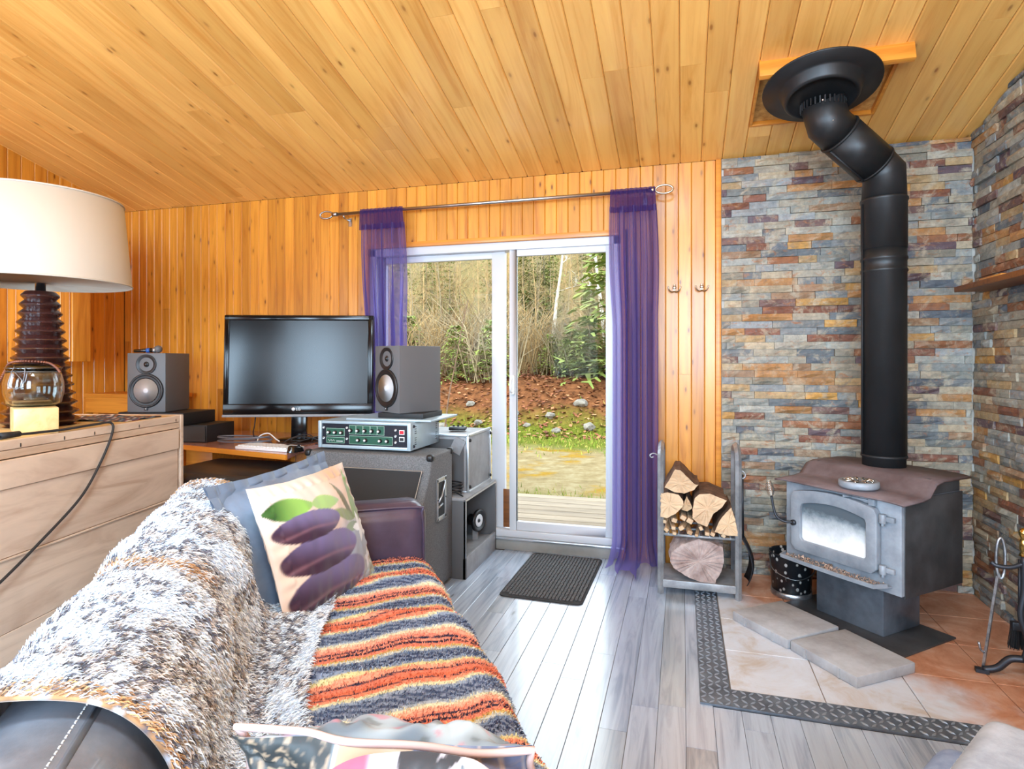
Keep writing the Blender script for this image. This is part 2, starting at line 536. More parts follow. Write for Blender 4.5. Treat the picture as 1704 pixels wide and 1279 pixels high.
def plank(name, L, W, T, mat, parent, M4, ch=0.004, col=None):
    """board with chamfered long edges: local x = length (0..L), y = width (centred), z = 0..T, face +z"""
    b = MB()
    pr = [(-W / 2, 0), (-W / 2, T - ch), (-W / 2 + ch, T), (W / 2 - ch, T), (W / 2, T - ch), (W / 2, 0)]
    vs = [(0, y, z) for y, z in pr] + [(L, y, z) for y, z in pr]
    n = 6
    b.add(vs, [(k, (k + 1) % n, n + (k + 1) % n, n + k) for k in range(n)] + [tuple(range(n - 1, -1, -1)), tuple(range(n, 2 * n))])
    return b.build(name, mat, parent, M4=M4, col=col)

def smoothpath(pts, k=6):
    """Catmull-Rom through points"""
    P = [Vector(p) for p in pts]
    P = [P[0] * 2 - P[1]] + P + [P[-1] * 2 - P[-2]]
    out = []
    for i in range(1, len(P) - 2):
        for j in range(k):
            t = j / k
            a, b, c, d = P[i - 1], P[i], P[i + 1], P[i + 2]
            out.append(0.5 * ((2 * b) + (c - a) * t + (2 * a - 5 * b + 4 * c - d) * t * t + (3 * b - a - 3 * c + d) * t ** 3))
    out.append(P[-2])
    return out

def setcol(o, arr):
    me = o.data
    a = me.color_attributes.new('Col', 'FLOAT_COLOR', 'POINT')
    c = np.ones((len(me.vertices), 4), dtype=np.float32)
    c[:, :3] = arr
    a.data.foreach_set('color', c.ravel())

def raw(name, verts, faces, mat, parent=None, col=None, smooth=True, M4=None):
    me = bpy.data.meshes.new(name)
    me.from_pydata([tuple(map(float, v)) for v in verts], [], faces)
    me.materials.append(M[mat])
    if smooth:
        me.polygons.foreach_set('use_smooth', [True] * len(me.polygons))
    o = bpy.data.objects.new(name, me)
    COL.objects.link(o)
    if parent is not None:
        o.parent = parent
    if M4 is not None:
        o.matrix_basis = M4
    if col is not None:
        setcol(o, col)
    return o

def gridfaces(nu, nv, wrapu=False):
    fs = []
    for i in range(nu - (0 if wrapu else 1)):
        for j in range(nv - 1):
            a = i * nv + j
            b = ((i + 1) % nu) * nv + j
            fs.append((a, b, b + 1, a + 1))
    return fs

# ================================================================== THE ROOM
XL, XR, YB, YF = -4.5, 1.56, 3.9, -2.2
ZC = 2.535
SL = 0.25
def ceil_z(y):
    return ZC + SL * (YB - y)

# floor slab and laminate planks (run away from the viewer, toward the door wall)
floor = struct(MB().bx(XL - 0.1, XR + 0.3, YF - 0.1, YB + 0.02, -0.12, -0.012).build('floor', 'dark_gap'))
FW = 0.0985
x = -2.55
i = 0
while x < XR:
    if x > 0.06 - FW:
        segs = [(-1.2, 2.34)]
        w = FW
        xa, xb = x, x + FW
        if xa < 0.06:
            segs = [(-1.2, 3.9)]
    else:
        segs = [(-1.2, 3.9)]
        xa, xb = x, x + FW
    if xb - xa > 0.01:
        for (y0, y1) in segs:
            y = y0 - random.uniform(0, 1.2)
            while y < y1:
                L = 1.215
                a, b = max(y, y0), min(y + L, y1)
                if b - a > 0.02 and b > -0.2:
                    wdt = xb - xa - 0.0012
                    plank('floor_plank', b - a - 0.0015, wdt, 0.012, 'grey_oak', floor,
                          frame(((xa + xb) / 2, a, -0.012), (0, 1, 0), (0, 0, 1)), ch=0.0012)
                y += L
    x += FW
    i += 1
# plain laminate continues under the furniture on the left and behind the viewer
MB().bx(XL, -2.5515, -1.2, 3.9, -0.012, -0.001).build('floor_covering', 'grey_oak', floor)
MB().bx(XL, XR, YF, -1.2, -0.012, -0.001).build('floor_covering', 'grey_oak', floor)

# ceiling: backing board plus tongue-and-groove planks with butt joints
al = math.atan(SL)
gdir = Vector((0, math.cos(al), -math.sin(al)))
ndn = Vector((0, -math.sin(al), -math.cos(al)))
def cpt(x, y, off=0.0):
    return Vector((x, y, ceil_z(y))) - ndn * off
HX0, HX1, HY0, HY1 = 0.36, 0.9825, 3.13, 3.60      # opening for the stove pipe support
cb = MB()
for (a0, a1, b0, b1) in ((XL - 0.2, HX0, YF - 0.2, YB + 0.3), (HX1, XR + 0.4, YF - 0.2, YB + 0.3), (HX0, HX1, YF - 0.2, HY0), (HX0, HX1, HY1, YB + 0.3)):
    vs = []
    for off in (0.013, 0.10):
        for (xx, yy) in ((a0, b0), (a1, b0), (a1, b1), (a0, b1)):
            vs.append(cpt(xx, yy, off))
    cb.add(vs, [(0, 1, 2, 3), (7, 6, 5, 4), (0, 4, 5, 1), (1, 5, 6, 2), (2, 6, 7, 3), (3, 7, 4, 0)])
ceiling = struct(cb.build('ceiling', 'dark_gap'))
CW = 0.1245
sec = 1 / math.cos(al)
x = 0.36 - 40 * CW
while x < XR + 0.05:
    xa, xb = x, x + CW
    spans = [(-0.6, YB)]
    if xb > HX0 + 0.01 and xa < HX1 - 0.01:
        spans = [(-0.6, HY0), (HY1, YB)]
    y = -0.6 - random.uniform(0, 2.2)
    cuts = []
    while y < YB:
        cuts.append(y)
        y += random.choice((1.8, 2.4, 2.4, 3.0))
    cuts.append(YB)
    for (s0, s1) in spans:
        for a, b in zip(cuts[:-1], cuts[1:]):
            a, b = max(a, s0), min(b, s1)
            if b - a > 0.004:
                plank('ceiling_plank', (b - a) * sec - 0.002, CW - 0.0015, 0.013, 'pine_ceiling', ceiling,
                      frame(cpt((xa + xb) / 2, a, 0.013), gdir, ndn), ch=0.0055)
    x += CW
vs = [cpt(XL, YF), cpt(XR + .2, YF), cpt(XR + .2, -0.6), cpt(XL, -0.6)]
b = MB().add([v - ndn * 0.002 for v in vs] + [v - ndn * 0.013 for v in vs], [(0, 1, 2, 3), (7, 6, 5, 4), (0, 4, 5, 1), (1, 5, 6, 2), (2, 6, 7, 3), (3, 7, 4, 0)])
b.build('ceiling_panel', 'pine_ceiling', ceiling)

# back wall with the door opening, vertical planks
DX0, DX1, DZ0, DZ1 = -2.21, -0.385, 0.085, 2.105
SX = 0.229
wb = MB()
wb.bx(XL - 0.15, DX0, YB + 0.012, YB + 0.14, -0.1, 2.62)
wb.bx(DX0, DX1, YB + 0.012, YB + 0.14, DZ1 + 0.02, 2.62)
wb.bx(DX1, XR + 0.4, YB + 0.012, YB + 0.14, -0.1, 2.62)
wb.bx(DX0, DX1, YB + 0.012, YB + 0.14, -0.1, 0.0)
wall_back = struct(wb.build('wall_back', 'dark_gap'))
PW = 0.0785
x = XL
while x < SX - 0.03:
    xa, xb = x, min(x + PW, SX - 0.032)
    mid = (xa + xb) / 2
    z0 = 0.0
    if DX0 - 0.02 < mid < DX1 + 0.02:
        z0 = DZ1 + 0.035
    if xb - xa > 0.01:
        if z0 == 0 and random.random() < 0.3:
            zc = random.uniform(0.9, 2.0)
            runs = [(0.0, zc), (zc, 2.535)]
        else:
            runs = [(z0, 2.535)]
        for a, c in runs:
            plank('wall_plank', c - a - 0.001, xb - xa - 0.001, 0.013, 'pine_wall', wall_back,
                  frame((mid, YB + 0.013, a), (0, 0, 1), (0, -1, 0)), ch=0.004)
    x += PW
# timber trims: door head, door jambs, strip where the panelling meets the stone
struct(MB().bx(DX0 - 0.03, DX1 + 0.03, YB - 0.008, YB + 0.09, DZ1, DZ1 + 0.035).build('trim_1', 'pine_trim', bevel=0.003))
struct(MB().bx(DX0 - 0.03, DX0, YB - 0.008, YB + 0.09, 0.0, DZ1).build('trim_2', 'pine_trim', bevel=0.003))
struct(MB().bx(DX1, DX1 + 0.03, YB - 0.008, YB + 0.09, 0.0, DZ1).build('trim_3', 'pine_trim', bevel=0.003))
struct(MB().bx(SX - 0.032, SX, YB - 0.016, YB + 0.012, 0.0, 2.535).build('trim_4', 'pine_trim', bevel=0.003))

# left wall planks
wall_left = struct(MB().bx(XL - 0.15, XL - 0.012, YF - 0.1, YB + 0.1, -0.1, 4.2).build('wall_left', 'dark_gap'))
y = YB - 0.09
while y > 1.2:
    plank('wall_plank', ceil_z(y) - 0.001, 0.089, 0.013, 'pine_wall', wall_left,
          frame((XL - 0.013, y + 0.045, 0), (0, 0, 1), (1, 0, 0)), ch=0.004)
    y -= 0.09
MB().bx(XL - 0.013, XL - 0.002, YF, y + 0.09, 0, 4.1).build('wall_panel', 'pine_wall', wall_left)
# wall behind the viewer, with its windows and a frame round the added light
wall_rear = struct(MB().bx(XL - 0.15, XR + 0.4, YF - 0.14, YF - 0.02, -0.1, 4.3).build('wall_front', 'pine_wall'))
wn = 2
for (_x, _z, _w, _h) in REAR_WINDOWS:
    f = MB()
    for sx in (-1, 1):
        f.bx(_x + sx * (_w / 2 + 0.035) - 0.035, _x + sx * (_w / 2 + 0.035) + 0.035, YF - 0.02, YF + 0.035, _z - _h / 2 - 0.07, _z + _h / 2 + 0.07)
    for sz in (-1, 1):
        f.bx(_x - _w / 2, _x + _w / 2, YF - 0.02, YF + 0.035, _z + sz * (_h / 2 + 0.035) - 0.035, _z + sz * (_h / 2 + 0.035) + 0.035)
    struct(f.build('window_%d' % wn, 'white_paint'))
    wn += 1
for (_y, _z, _w, _h) in ADDED_SIDE_LIGHTS:  # window frame built round the added side light
    f = MB()
    for sx in (-1, 1):
        f.bx(XL - 0.02, XL + 0.09, _y + sx * (_w / 2 + 0.035) - 0.035, _y + sx * (_w / 2 + 0.035) + 0.035, _z - _h / 2 - 0.07, _z + _h / 2 + 0.07)
    for sz in (-1, 1):
        f.bx(XL - 0.02, XL + 0.09, _y - _w / 2, _y + _w / 2, _z + sz * (_h / 2 + 0.035) - 0.035, _z + sz * (_h / 2 + 0.035) + 0.035)
    struct(f.build('window_%d' % wn, 'white_paint'))
    wn += 1

# ---- split-face slate on the chimney corner
SLATE = [(148, 150, 146), (166, 166, 158), (176, 170, 156), (150, 152, 152), (126, 128, 124), (146, 146, 138), (160, 152, 136), (108, 114, 118), (96, 102, 110), (170, 158, 138), (180, 150, 108), (178, 128, 78), (150, 98, 66), (132, 82, 62), (116, 86, 80), (100, 78, 84), (142, 134, 118), (132, 134, 134), (188, 170, 142), (152, 120, 92), (198, 148, 78)]
def stone_mesh(L, Hh, T):
    """irregular split stone: local x 0..L, z 0..H, front at -y"""
    b = MB()
    nx = max(2, int(L / 0.05)) + 1
    nz = 3
    fr = []
    for i in range(nx):
        for j in range(nz):
            e = (i in (0, nx - 1)) or (j in (0, nz - 1))
            d = T * (random.uniform(0.72, 0.98) if e else random.uniform(0.85, 1.40))
            fr.append((L * i / (nx - 1), -d, Hh * j / (nz - 1)))
    vs = fr + [(0, 0, 0), (L, 0, 0), (L, 0, Hh), (0, 0, Hh)]
    fs = [(i * nz + j, (i + 1) * nz + j, (i + 1) * nz + j + 1, i * nz + j + 1) for i in range(nx - 1) for j in range(nz - 1)]
    B = nx * nz
    fs.append(tuple([i * nz for i in range(nx - 1, -1, -1)] + [B, B + 1]))
    fs.append(tuple([i * nz + nz - 1 for i in range(nx)] + [B + 2, B + 3]))
    fs.append((B, 0, 1, 2, B + 3))
    fs.append(((nx - 1) * nz, B + 1, B + 2, (nx - 1) * nz + 2, (nx - 1) * nz + 1))
    return vs, fs
def slate_col():
    c = random.choice(SLATE)
    k = random.uniform(0.85, 1.12)
    return tuple(min(1.0, v * k) for v in lin(c))
def stone_wall(parent, origin, X, Nrm, length, z_top, vis, skip=None):
    """lay courses; `vis` ranks a stone by how large it shows"""
    items = []
    z = 0.0
    h = 0.0425
    row = 0
    while z < z_top(0) + 0.3:
        u = -random.uniform(0, 0.2)
        while u < length:
            L = random.choice((0.10, 0.13, 0.17, 0.2, 0.24, 0.28))
            a, bb = max(u, 0), min(u + L, length)
            u += L
            if bb - a < 0.02:
                continue
            zt = min(z + h, z_top((a + bb) / 2))
            if zt - z < 0.012:
                continue
            items.append((a, bb, z, zt, random.uniform(0.012, 0.034)))
        z += h
        row += 1
    items.sort(key=lambda it: -vis(it))
    rest = MB()
    rcol = []
    for k, (a, bb, z0, z1, T) in enumerate(items):
        vs, fs = stone_mesh(bb - a - 0.0016, z1 - z0 - 0.0014, T)
        F = frame(Vector(origin) + Vector(X) * a + Vector((0, 0, z0)), X, (0, 0, 1))
        c = slate_col()
        if k < 300:
            b = MB()
            b.X = F
            b.add(vs, fs)
            b.build('stone', 'slate', parent, col=c)
        else:
            n0 = len(rest.v)
            rest.X = F
            rest.add(vs, fs)
            rcol += [c] * (len(rest.v) - n0)
    if rest.v:
        o = raw('small_stones', rest.v, rest.f, 'slate', parent, np.array(rcol), smooth=False)
        o['kind'] = 'stuff'
wall_hearth = struct(MB().bx(SX + 0.001, XR + 0.02, YB - 0.018, YB + 0.012, -0.05, 2.53).build('wall_chimney', 'mortar'), 'split-face slate wall behind the wood stove')
def vis_back(it):
    a, bb, z0, z1, T = it
    hidden = 0.55 < (a + bb) / 2 < 1.1 and z0 < 0.7
    return (bb - a) * (0.2 if hidden or z0 < 0.3 else 1)
stone_wall(wall_hearth, (SX + 0.002, YB - 0.016, 0.0), (1, 0, 0), (0, -1, 0), XR - SX - 0.02, lambda u: 2.53, vis_back)
wall_right = struct(MB().bx(XR + 0.005, XR + 0.3, YF - 0.1, YB + 0.02, -0.1, 4.2).build('wall_right', 'mortar'), 'split-face slate wall beside the wood stove')
def vis_right(it):
    a, bb, z0, z1, T = it
    return (1.0 if a < 1.15 else 0.1) * (bb - a)
stone_wall(wall_right, (XR + 0.006, YB - 0.03, 0.0), (0, -1, 0), (-1, 0, 0), 2.1, lambda u: ceil_z(YB - 0.03 - u), vis_right)
MB().bx(XR - 0.01, XR + 0.006, YF, YB - 2.14, 0, 4.1).build('wall_panel', 'pine_wall', wall_right)

# ---- hearth: large tiles, tread-plate border
hearth = struct(MB().bx(0.18, XR, 2.47, YB - 0.03, -0.012, -0.002).build('floor_hearth', 'grout'), 'tiled hearth under the wood stove')
k = NT('hearth_tile')
k.s(k.b, Roughness=0.42)
v = k.coord((1, 1, 1), 0, 'Object')
f1 = k.noise(v, 5.5, 8, 0.7, 0.6)
pale = k.ramp(f1, [(0.3, rgba((184, 172, 160))), (0.5, rgba((202, 208, 218))), (0.7, rgba((210, 220, 234)))])
rust = k.ramp(f1, [(0.3, rgba((160, 96, 62))), (0.52, rgba((192, 138, 108))), (0.72, rgba((206, 172, 152)))])
sp = k.n('ShaderNodeSeparateXYZ')
k.l(v, sp.inputs[0])
mm = k.n('ShaderNodeMath', operation='MULTIPLY_ADD')
k.l(sp.outputs[0], mm.inputs[0]); mm.inputs[1].default_value = 0.95
m2 = k.n('ShaderNodeMath', operation='MULTIPLY_ADD')
k.l(sp.outputs[1], m2.inputs[0]); m2.inputs[1].default_value = 0.75; m2.inputs[2].default_value = -2.78
k.l(m2.outputs[0], mm.inputs[2])
m3 = k.n('ShaderNodeMath', operation='ADD')
k.l(mm.outputs[0], m3.inputs[0]); k.l(k.noise(v, 3.2, 4, 0.6), m3.inputs[1])
m4 = k.n('ShaderNodeMath', operation='SUBTRACT'); k.l(m3.outputs[0], m4.inputs[0]); m4.inputs[1].default_value = 0.22
k.l(k.mix(k.ramp(m4.outputs[0], [(0.25, (0, 0, 0, 1)), (0.55, (1, 1, 1, 1))]), pale, rust), k.b.inputs['Base Color'])
k.bump(f1, 0.12, 0.004)
M['hearth_tile'] = k.m
TS = 0.34
for ix in range(5):
    for iy in range(5):
        x0, y0 = 0.18 + ix * TS, 2.47 + iy * TS
        x1, y1 = min(x0 + TS, XR), min(y0 + TS, YB - 0.03)
        if x1 - x0 > 0.03 and y1 - y0 > 0.03:
            MB().bx(x0 + 0.002, x1 - 0.002, y0 + 0.002, y1 - 0.002, -0.011, 0.004).build('hearth_tile', 'hearth_tile', hearth, bevel=0.0015, seg=1)
def tread_strip(x0, x1, y0, y1, along_x):
    b = MB().bx(x0, x1, y0, y1, -0.002, 0.008)
    L = (x1 - x0) if along_x else (y1 - y0)
    Wd = (y1 - y0) if along_x else (x1 - x0)
    r = MB()
    nrow = int(L / 0.030)
    for i in range(nrow):
        for j in range(4):
            a = (i + 0.5) * L / nrow
            w = (j + 0.5) * Wd / 4
            px, py = (x0 + a, y0 + w) if along_x else (x0 + w, y0 + a)
            ang = PI / 4 if (i + j) % 2 else -PI / 4
            R = Matrix.Rotation(ang, 3, 'Z')
            l2, w2, h2 = 0.016, 0.0052, 0.0042
            pts = [(-l2, 0, 0), (0, -w2, 0), (l2, 0, 0), (0, w2, 0), (-l2 * .6, 0, h2), (l2 * .6, 0, h2)]
            c = Vector((px, py, 0.008))
            r.add([c + R @ Vector(p) for p in pts], [(0, 1, 4), (1, 2, 5), (1, 5, 4), (2, 3, 5), (3, 0, 4), (3, 4, 5)])
    return b, r
ts = thing('tread_plate_border', 'grey diamond tread plate border edging the hearth tiles', 'edging')
for args in ((0.063, 0.178, 2.345, 3.83, False), (0.178, XR - 0.02, 2.345, 2.468, True)):
    b, r = tread_strip(*args)
    p = b.build('plate', 'tread', ts)
    q = r.build('raised_lugs', 'tread_lug', p)
    q['kind'] = 'stuff'

# ---- patio door (sliding, white vinyl)
door = MB()
fy0, fy1 = YB + 0.015, YB + 0.12
door.bx(DX0, DX0 + 0.05, fy0, fy1, DZ0, DZ1)
door.bx(DX1 - 0.05, DX1, fy0, fy1, DZ0, DZ1)
door.bx(DX0, DX1, fy0, fy1, DZ1 - 0.055, DZ1)
door.bx(DX0, DX1, fy0 - 0.01, fy1, DZ0, DZ0 + 0.045)
door_1 = struct(door.build('door_1', 'white_vinyl', bevel=0.003), 'white sliding patio door open to the deck')
def panel(name, x0, x1, y0, y1, sl, sr, pane=True):
    z0, z1 = DZ0 + 0.045, DZ1 - 0.055
    b = MB()
    b.bx(x0, x0 + sl, y0, y1, z0, z1)
    b.bx(x1 - sr, x1, y0, y1, z0, z1)
    b.bx(x0 + sl, x1 - sr, y0, y1, z0, z0 + 0.06)
    b.bx(x0 + sl, x1 - sr, y0, y1, z1 - 0.045, z1)
    o = b.build(name, 'white_vinyl', door_1, bevel=0.003)
    if pane:
        ym = (y0 + y1) / 2
        MB().bx(x0 + sl, x1 - sr, ym - 0.003, ym + 0.003, z0 + 0.06, z1 - 0.045).build('pane', 'glass', o)
    return o
panel('fixed_panel', DX0 + 0.05, -1.19, YB + 0.07, YB + 0.11, 0.05, 0.095)
slp = panel('sliding_panel', -1.145, DX1 - 0.05, YB + 0.025, YB + 0.06, 0.05, 0.05)
hd = MB()
hd.bx(-1.135, -1.105, YB - 0.002, YB + 0.027, 1.06, 1.19)
hd.tube(smoothpath([(-1.12, YB, 1.075), (-1.12, YB - 0.035, 1.09), (-1.12, YB - 0.035, 1.16), (-1.12, YB, 1.175)], 4), 0.008, 8)
hd.build('handle', 'white_plastic', slp, bevel=0.002)
tag(MB().bx(-1.20, -1.145, YB + 0.062, YB + 0.069, DZ0 + 0.05, 0.40).build('security_board', 'brown_board', bevel=0.002),
    'short brown board standing in the patio door track', 'board')
th = MB().bx(DX0 - 0.02, DX1 + 0.02, YB - 0.005, YB + 0.11, 0.0, 0.072).build('threshold', 'threshold', door_1, bevel=0.004)
MB().bx(DX0 - 0.02, DX1 + 0.02, YB - 0.02, YB + 0.02, 0.072, 0.085).build('threshold_nosing', 'alu', th, bevel=0.003)

# ================================================================== OUTSIDE
DECK_Z = 0.03
deck = thing('deck', 'weathered wooden deck outside the patio door', 'deck', (0, 0, 0))
yy = YB + 0.16
while yy < 5.45:
    plank('deck_board', 7.0, 0.134, 0.03, 'deck_wood', deck, frame((-5.0, yy + 0.067, DECK_Z - 0.03), (1, 0, 0), (0, 0, 1)), ch=0.004)
    yy += 0.141
MB().bx(-5.0, 2.0, YB + 0.15, 5.40, DECK_Z - 0.16, DECK_Z - 0.031).build('deck_frame', 'twig_grey', deck)

def ground_h(x, y):
    base = -0.28 + 0.03 * math.sin(x * 0.7) * math.cos(y * 0.6)
    wob = 0.5 * math.sin(x * 0.35 + 1) + 0.3 * math.sin(x * 0.9)
    t = min(1, max(0, (y - 12.0 - wob) / 2.6))
    t = t * t * (3 - 2 * t)
    h = base + t * 1.12
    if y > 14.5:
        h += 0.11 * (y - 14.5)
    if y > 25:
        h += 0.20 * (y - 25)
    if y > 11:
        h += 0.10 * noise.noise(Vector((x * 0.9, y * 0.9, 3))) * t
    return h
gx = np.linspace(-30, 16, 116)
gy = np.concatenate([np.linspace(3.95, 18, 90), np.linspace(18.4, 60, 50)])
gv = [(x, y, ground_h(x, y)) for x in gx for y in gy]
k = NT('yard_ground')
k.s(k.b, Roughness=0.95)
k.b.inputs['Specular IOR Level'].default_value = 0.1
v = k.coord()
sp = k.n('ShaderNodeSeparateXYZ')
k.l(v, sp.inputs[0])
n1 = k.noise(v, 0.9, 6, 0.65)
n2 = k.noise(v, 5.0, 6, 0.7)
n3 = k.noise(v, 14.0, 4, 0.7)
dirt = k.ramp(n2, [(0.3, rgba((128, 110, 78))), (0.5, rgba((156, 136, 100))), (0.7, rgba((176, 162, 130)))])
grass = k.ramp(n3, [(0.3, rgba((70, 78, 20))), (0.55, rgba((116, 122, 38))), (0.75, rgba((146, 138, 56)))])
moss = k.ramp(n3, [(0.3, rgba((150, 110, 40))), (0.7, rgba((176, 140, 40)))])
leaf = k.ramp(n2, [(0.28, rgba((66, 42, 28))), (0.45, rgba((120, 76, 48))), (0.6, rgba((150, 96, 62))), (0.75, rgba((166, 126, 84)))])
woods = k.ramp(n2, [(0.3, rgba((70, 66, 36))), (0.5, rgba((124, 108, 62))), (0.7, rgba((160, 142, 88)))])
def band(lo, hi, wob=1.6):
    a = k.n('ShaderNodeMath', operation='MULTIPLY_ADD')
    k.l(n1, a.inputs[0]); a.inputs[1].default_value = wob
    k.l(sp.outputs[1], a.inputs[2])
    mr = k.n('ShaderNodeMapRange')
    k.l(a.outputs[0], mr.inputs[0])
    mr.inputs[1].default_value = lo; mr.inputs[2].default_value = hi
    return mr.outputs[0]
col = k.mix(band(6.9, 7.7), grass, dirt)
spot = k.ramp(k.noise(v, 1.7, 3, 0.5), [(0.56, (0, 0, 0, 1)), (0.66, (1, 1, 1, 1))])
col = k.mix(spot, col, moss)
col = k.mix(band(11.0, 11.9), col, grass)
col = k.mix(band(13.0, 13.7, 1.0), col, leaf)
col = k.mix(band(17.5, 20.0, 1.0), col, woods)
col = k.mix(1.0, col, (0.62, 0.60, 0.55, 1), 'MULTIPLY')
k.l(col, k.b.inputs['Base Color'])
k.bump(n2, 0.5, 0.05)
M['ground'] = k.m
ground = struct(raw('ground', gv, gridfaces(len(gx), len(gy)), 'ground'), 'patchy lawn rising to a leaf-covered bank')

def scatter_quads(n, xr, yr, size, cols, lift, name, label, cat, up=0.5):
    vs, fs, cc = [], [], []
    for i in range(n):
        x, y = random.uniform(*xr), random.uniform(*yr)
        z = ground_h(x, y) + random.uniform(0, lift)
        a = random.uniform(0, 2 * PI)
        s = size * random.uniform(0.6, 1.4)
        d = Vector((math.cos(a), math.sin(a), random.uniform(-up, up))).normalized() * s
        e = Vector((-math.sin(a), math.cos(a), random.uniform(-up, up))).normalized() * s * 0.6
        c = Vector((x, y, z))
        b = len(vs)
        vs += [c - d, c + e, c + d, c - e]
        fs.append((b, b + 1, b + 2, b + 3))
        cc += [lin(random.choice(cols))] * 4
    o = raw(name, vs, fs, 'dead_leaf', None, np.array(cc), smooth=False)
    return tag(o, label, cat, kind='stuff')
scatter_quads(9000, (-13, 4), (11.8, 17.5), 0.055, [(140, 84, 54), (120, 66, 42), (158, 104, 66), (96, 56, 36), (168, 122, 82), (130, 72, 48)], 0.05, 'leaf_litter', 'dry red-brown leaves covering the bank', 'leaves')
# tufts of grass by the deck and along the foot of the bank
vs, fs, cc = [], [], []
for i in range(9000):
    if random.random() < 0.7:
        x, y = random.uniform(-6, 1), random.gauss(6.0, 0.45)
    else:
        x, y = random.uniform(-9, 2), random.gauss(11.4, 0.7)
    if y < 5.5:
        continue
    z = ground_h(x, y)
    h = random.uniform(0.03, 0.09)
    a = random.uniform(0, PI)
    w = 0.006 if y < 8 else 0.014
    dx, dy = math.cos(a) * w, math.sin(a) * w
    lx, ly = random.uniform(-0.04, 0.04), random.uniform(-0.04, 0.04)
    b = len(vs)
    vs += [(x - dx, y - dy, z - 0.01), (x + dx, y + dy, z - 0.01), (x + lx, y + ly, z + h)]
    fs.append((b, b + 1, b + 2))
    cc += [lin(random.choice([(120, 140, 40), (146, 152, 60), (96, 118, 30), (170, 150, 80)]))] * 3
tag(raw('grass', vs, fs, 'dead_leaf', None, np.array(cc), smooth=False), 'tufts of short green and straw grass on the lawn', 'grass', kind='stuff')

def rock(name, loc, s, label):
    bm = bmesh.new()
    bmesh.ops.create_icosphere(bm, subdivisions=2, radius=1)
    sd = random.uniform(0, 50)
    for v_ in bm.verts:
        f_ = 1 + 0.35 * noise.noise(v_.co * 1.3 + Vector((sd, 0, 0)))
        v_.co = Vector((v_.co.x * s * 1.3, v_.co.y * s, v_.co.z * s * 0.7)) * f_
    me = bpy.data.meshes.new(name)
    bm.to_mesh(me)
    bm.free()
    me.materials.append(M['rock'])
    o = bpy.data.objects.new(name, me)
    COL.objects.link(o)
    o.location = loc
    o.rotation_euler = (0, 0, random.uniform(0, 6))
    return tag(o, label, 'rock', 'rocks showing on the bank')
for i, (x, y, s) in enumerate([(-3.6, 12.9, .08), (-3.25, 12.5, .07), (-2.8, 12.8, .11), (-2.55, 12.3, .09), (-4.4, 12.6, .1), (-5.2, 12.4, .1), (-1.9, 12.5, .13), (-3.9, 12.2, .08), (-2.2, 13.2, .14), (-6.3, 12.9, .12), (-1.5, 12.9, .11), (-4.8, 13.2, .1)]):
    rock('rock', (x, y, ground_h(x, y) + s * 0.2), s, 'pale grey stone lying on the leafy bank')

# ---- trees
def bare_tree_mesh(name, h, r, nb, spread, mat, seed, twig=2, lean=0.05, low=0.12):
    R = random.Random(seed)
    b = MB()
    tp = []
    p = Vector((0, 0, -0.3))
    dirv = Vector((R.uniform(-lean, lean), R.uniform(-lean, lean), 1)).normalized()
    nseg = 9
    for i in range(nseg + 1):
        tp.append(p.copy())
        p = p + dirv * (h / nseg)
        dirv = (dirv + Vector((R.uniform(-.06, .06), R.uniform(-.06, .06), 0))).normalized()
    b.tube(tp, [max(0.008, r * (1 - 0.85 * i / nseg)) for i in range(nseg + 1)], 6, caps=False)
    def branch(p, d, L, rr, depth):
        pts = [p]
        q = p.copy()
        dd = d.copy()
        n = 3
        for i in range(n):
            q = q + dd * (L / n)
            dd = (dd + Vector((R.uniform(-.35, .35), R.uniform(-.35, .35), R.uniform(-.1, .35)))).normalized()
            pts.append(q.copy())
        b.tube(pts, [rr * (1 - 0.7 * i / n) for i in range(n + 1)], 3, caps=False, smooth=False)
        if depth > 0:
            for k_ in range(R.randint(3, 5)):
                j = R.randint(1, n)
                e = (dd + Vector((R.uniform(-1, 1), R.uniform(-1, 1), R.uniform(-.3, .8)))).normalized()
                branch(pts[j], e, L * R.uniform(0.35, 0.6), rr * 0.55, depth - 1)
    for k_ in range(nb):
        f = R.uniform(low, 0.98)
        i = min(nseg - 1, int(f * nseg))
        p = tp[i].lerp(tp[i + 1], f * nseg - i)
        a = R.uniform(0, 2 * PI)
        d = Vector((math.cos(a), math.sin(a), R.uniform(0.1, 0.9))).normalized()
        branch(p, d, spread * (1.1 - 0.6 * f) * R.uniform(0.5, 1.1), max(0.006, r * 0.3 * (1 - f * 0.6)), twig)
    me = bpy.data.meshes.new(name)
    me.from_pydata(b.v, [], b.f)
    me.materials.append(M[mat])
    return me
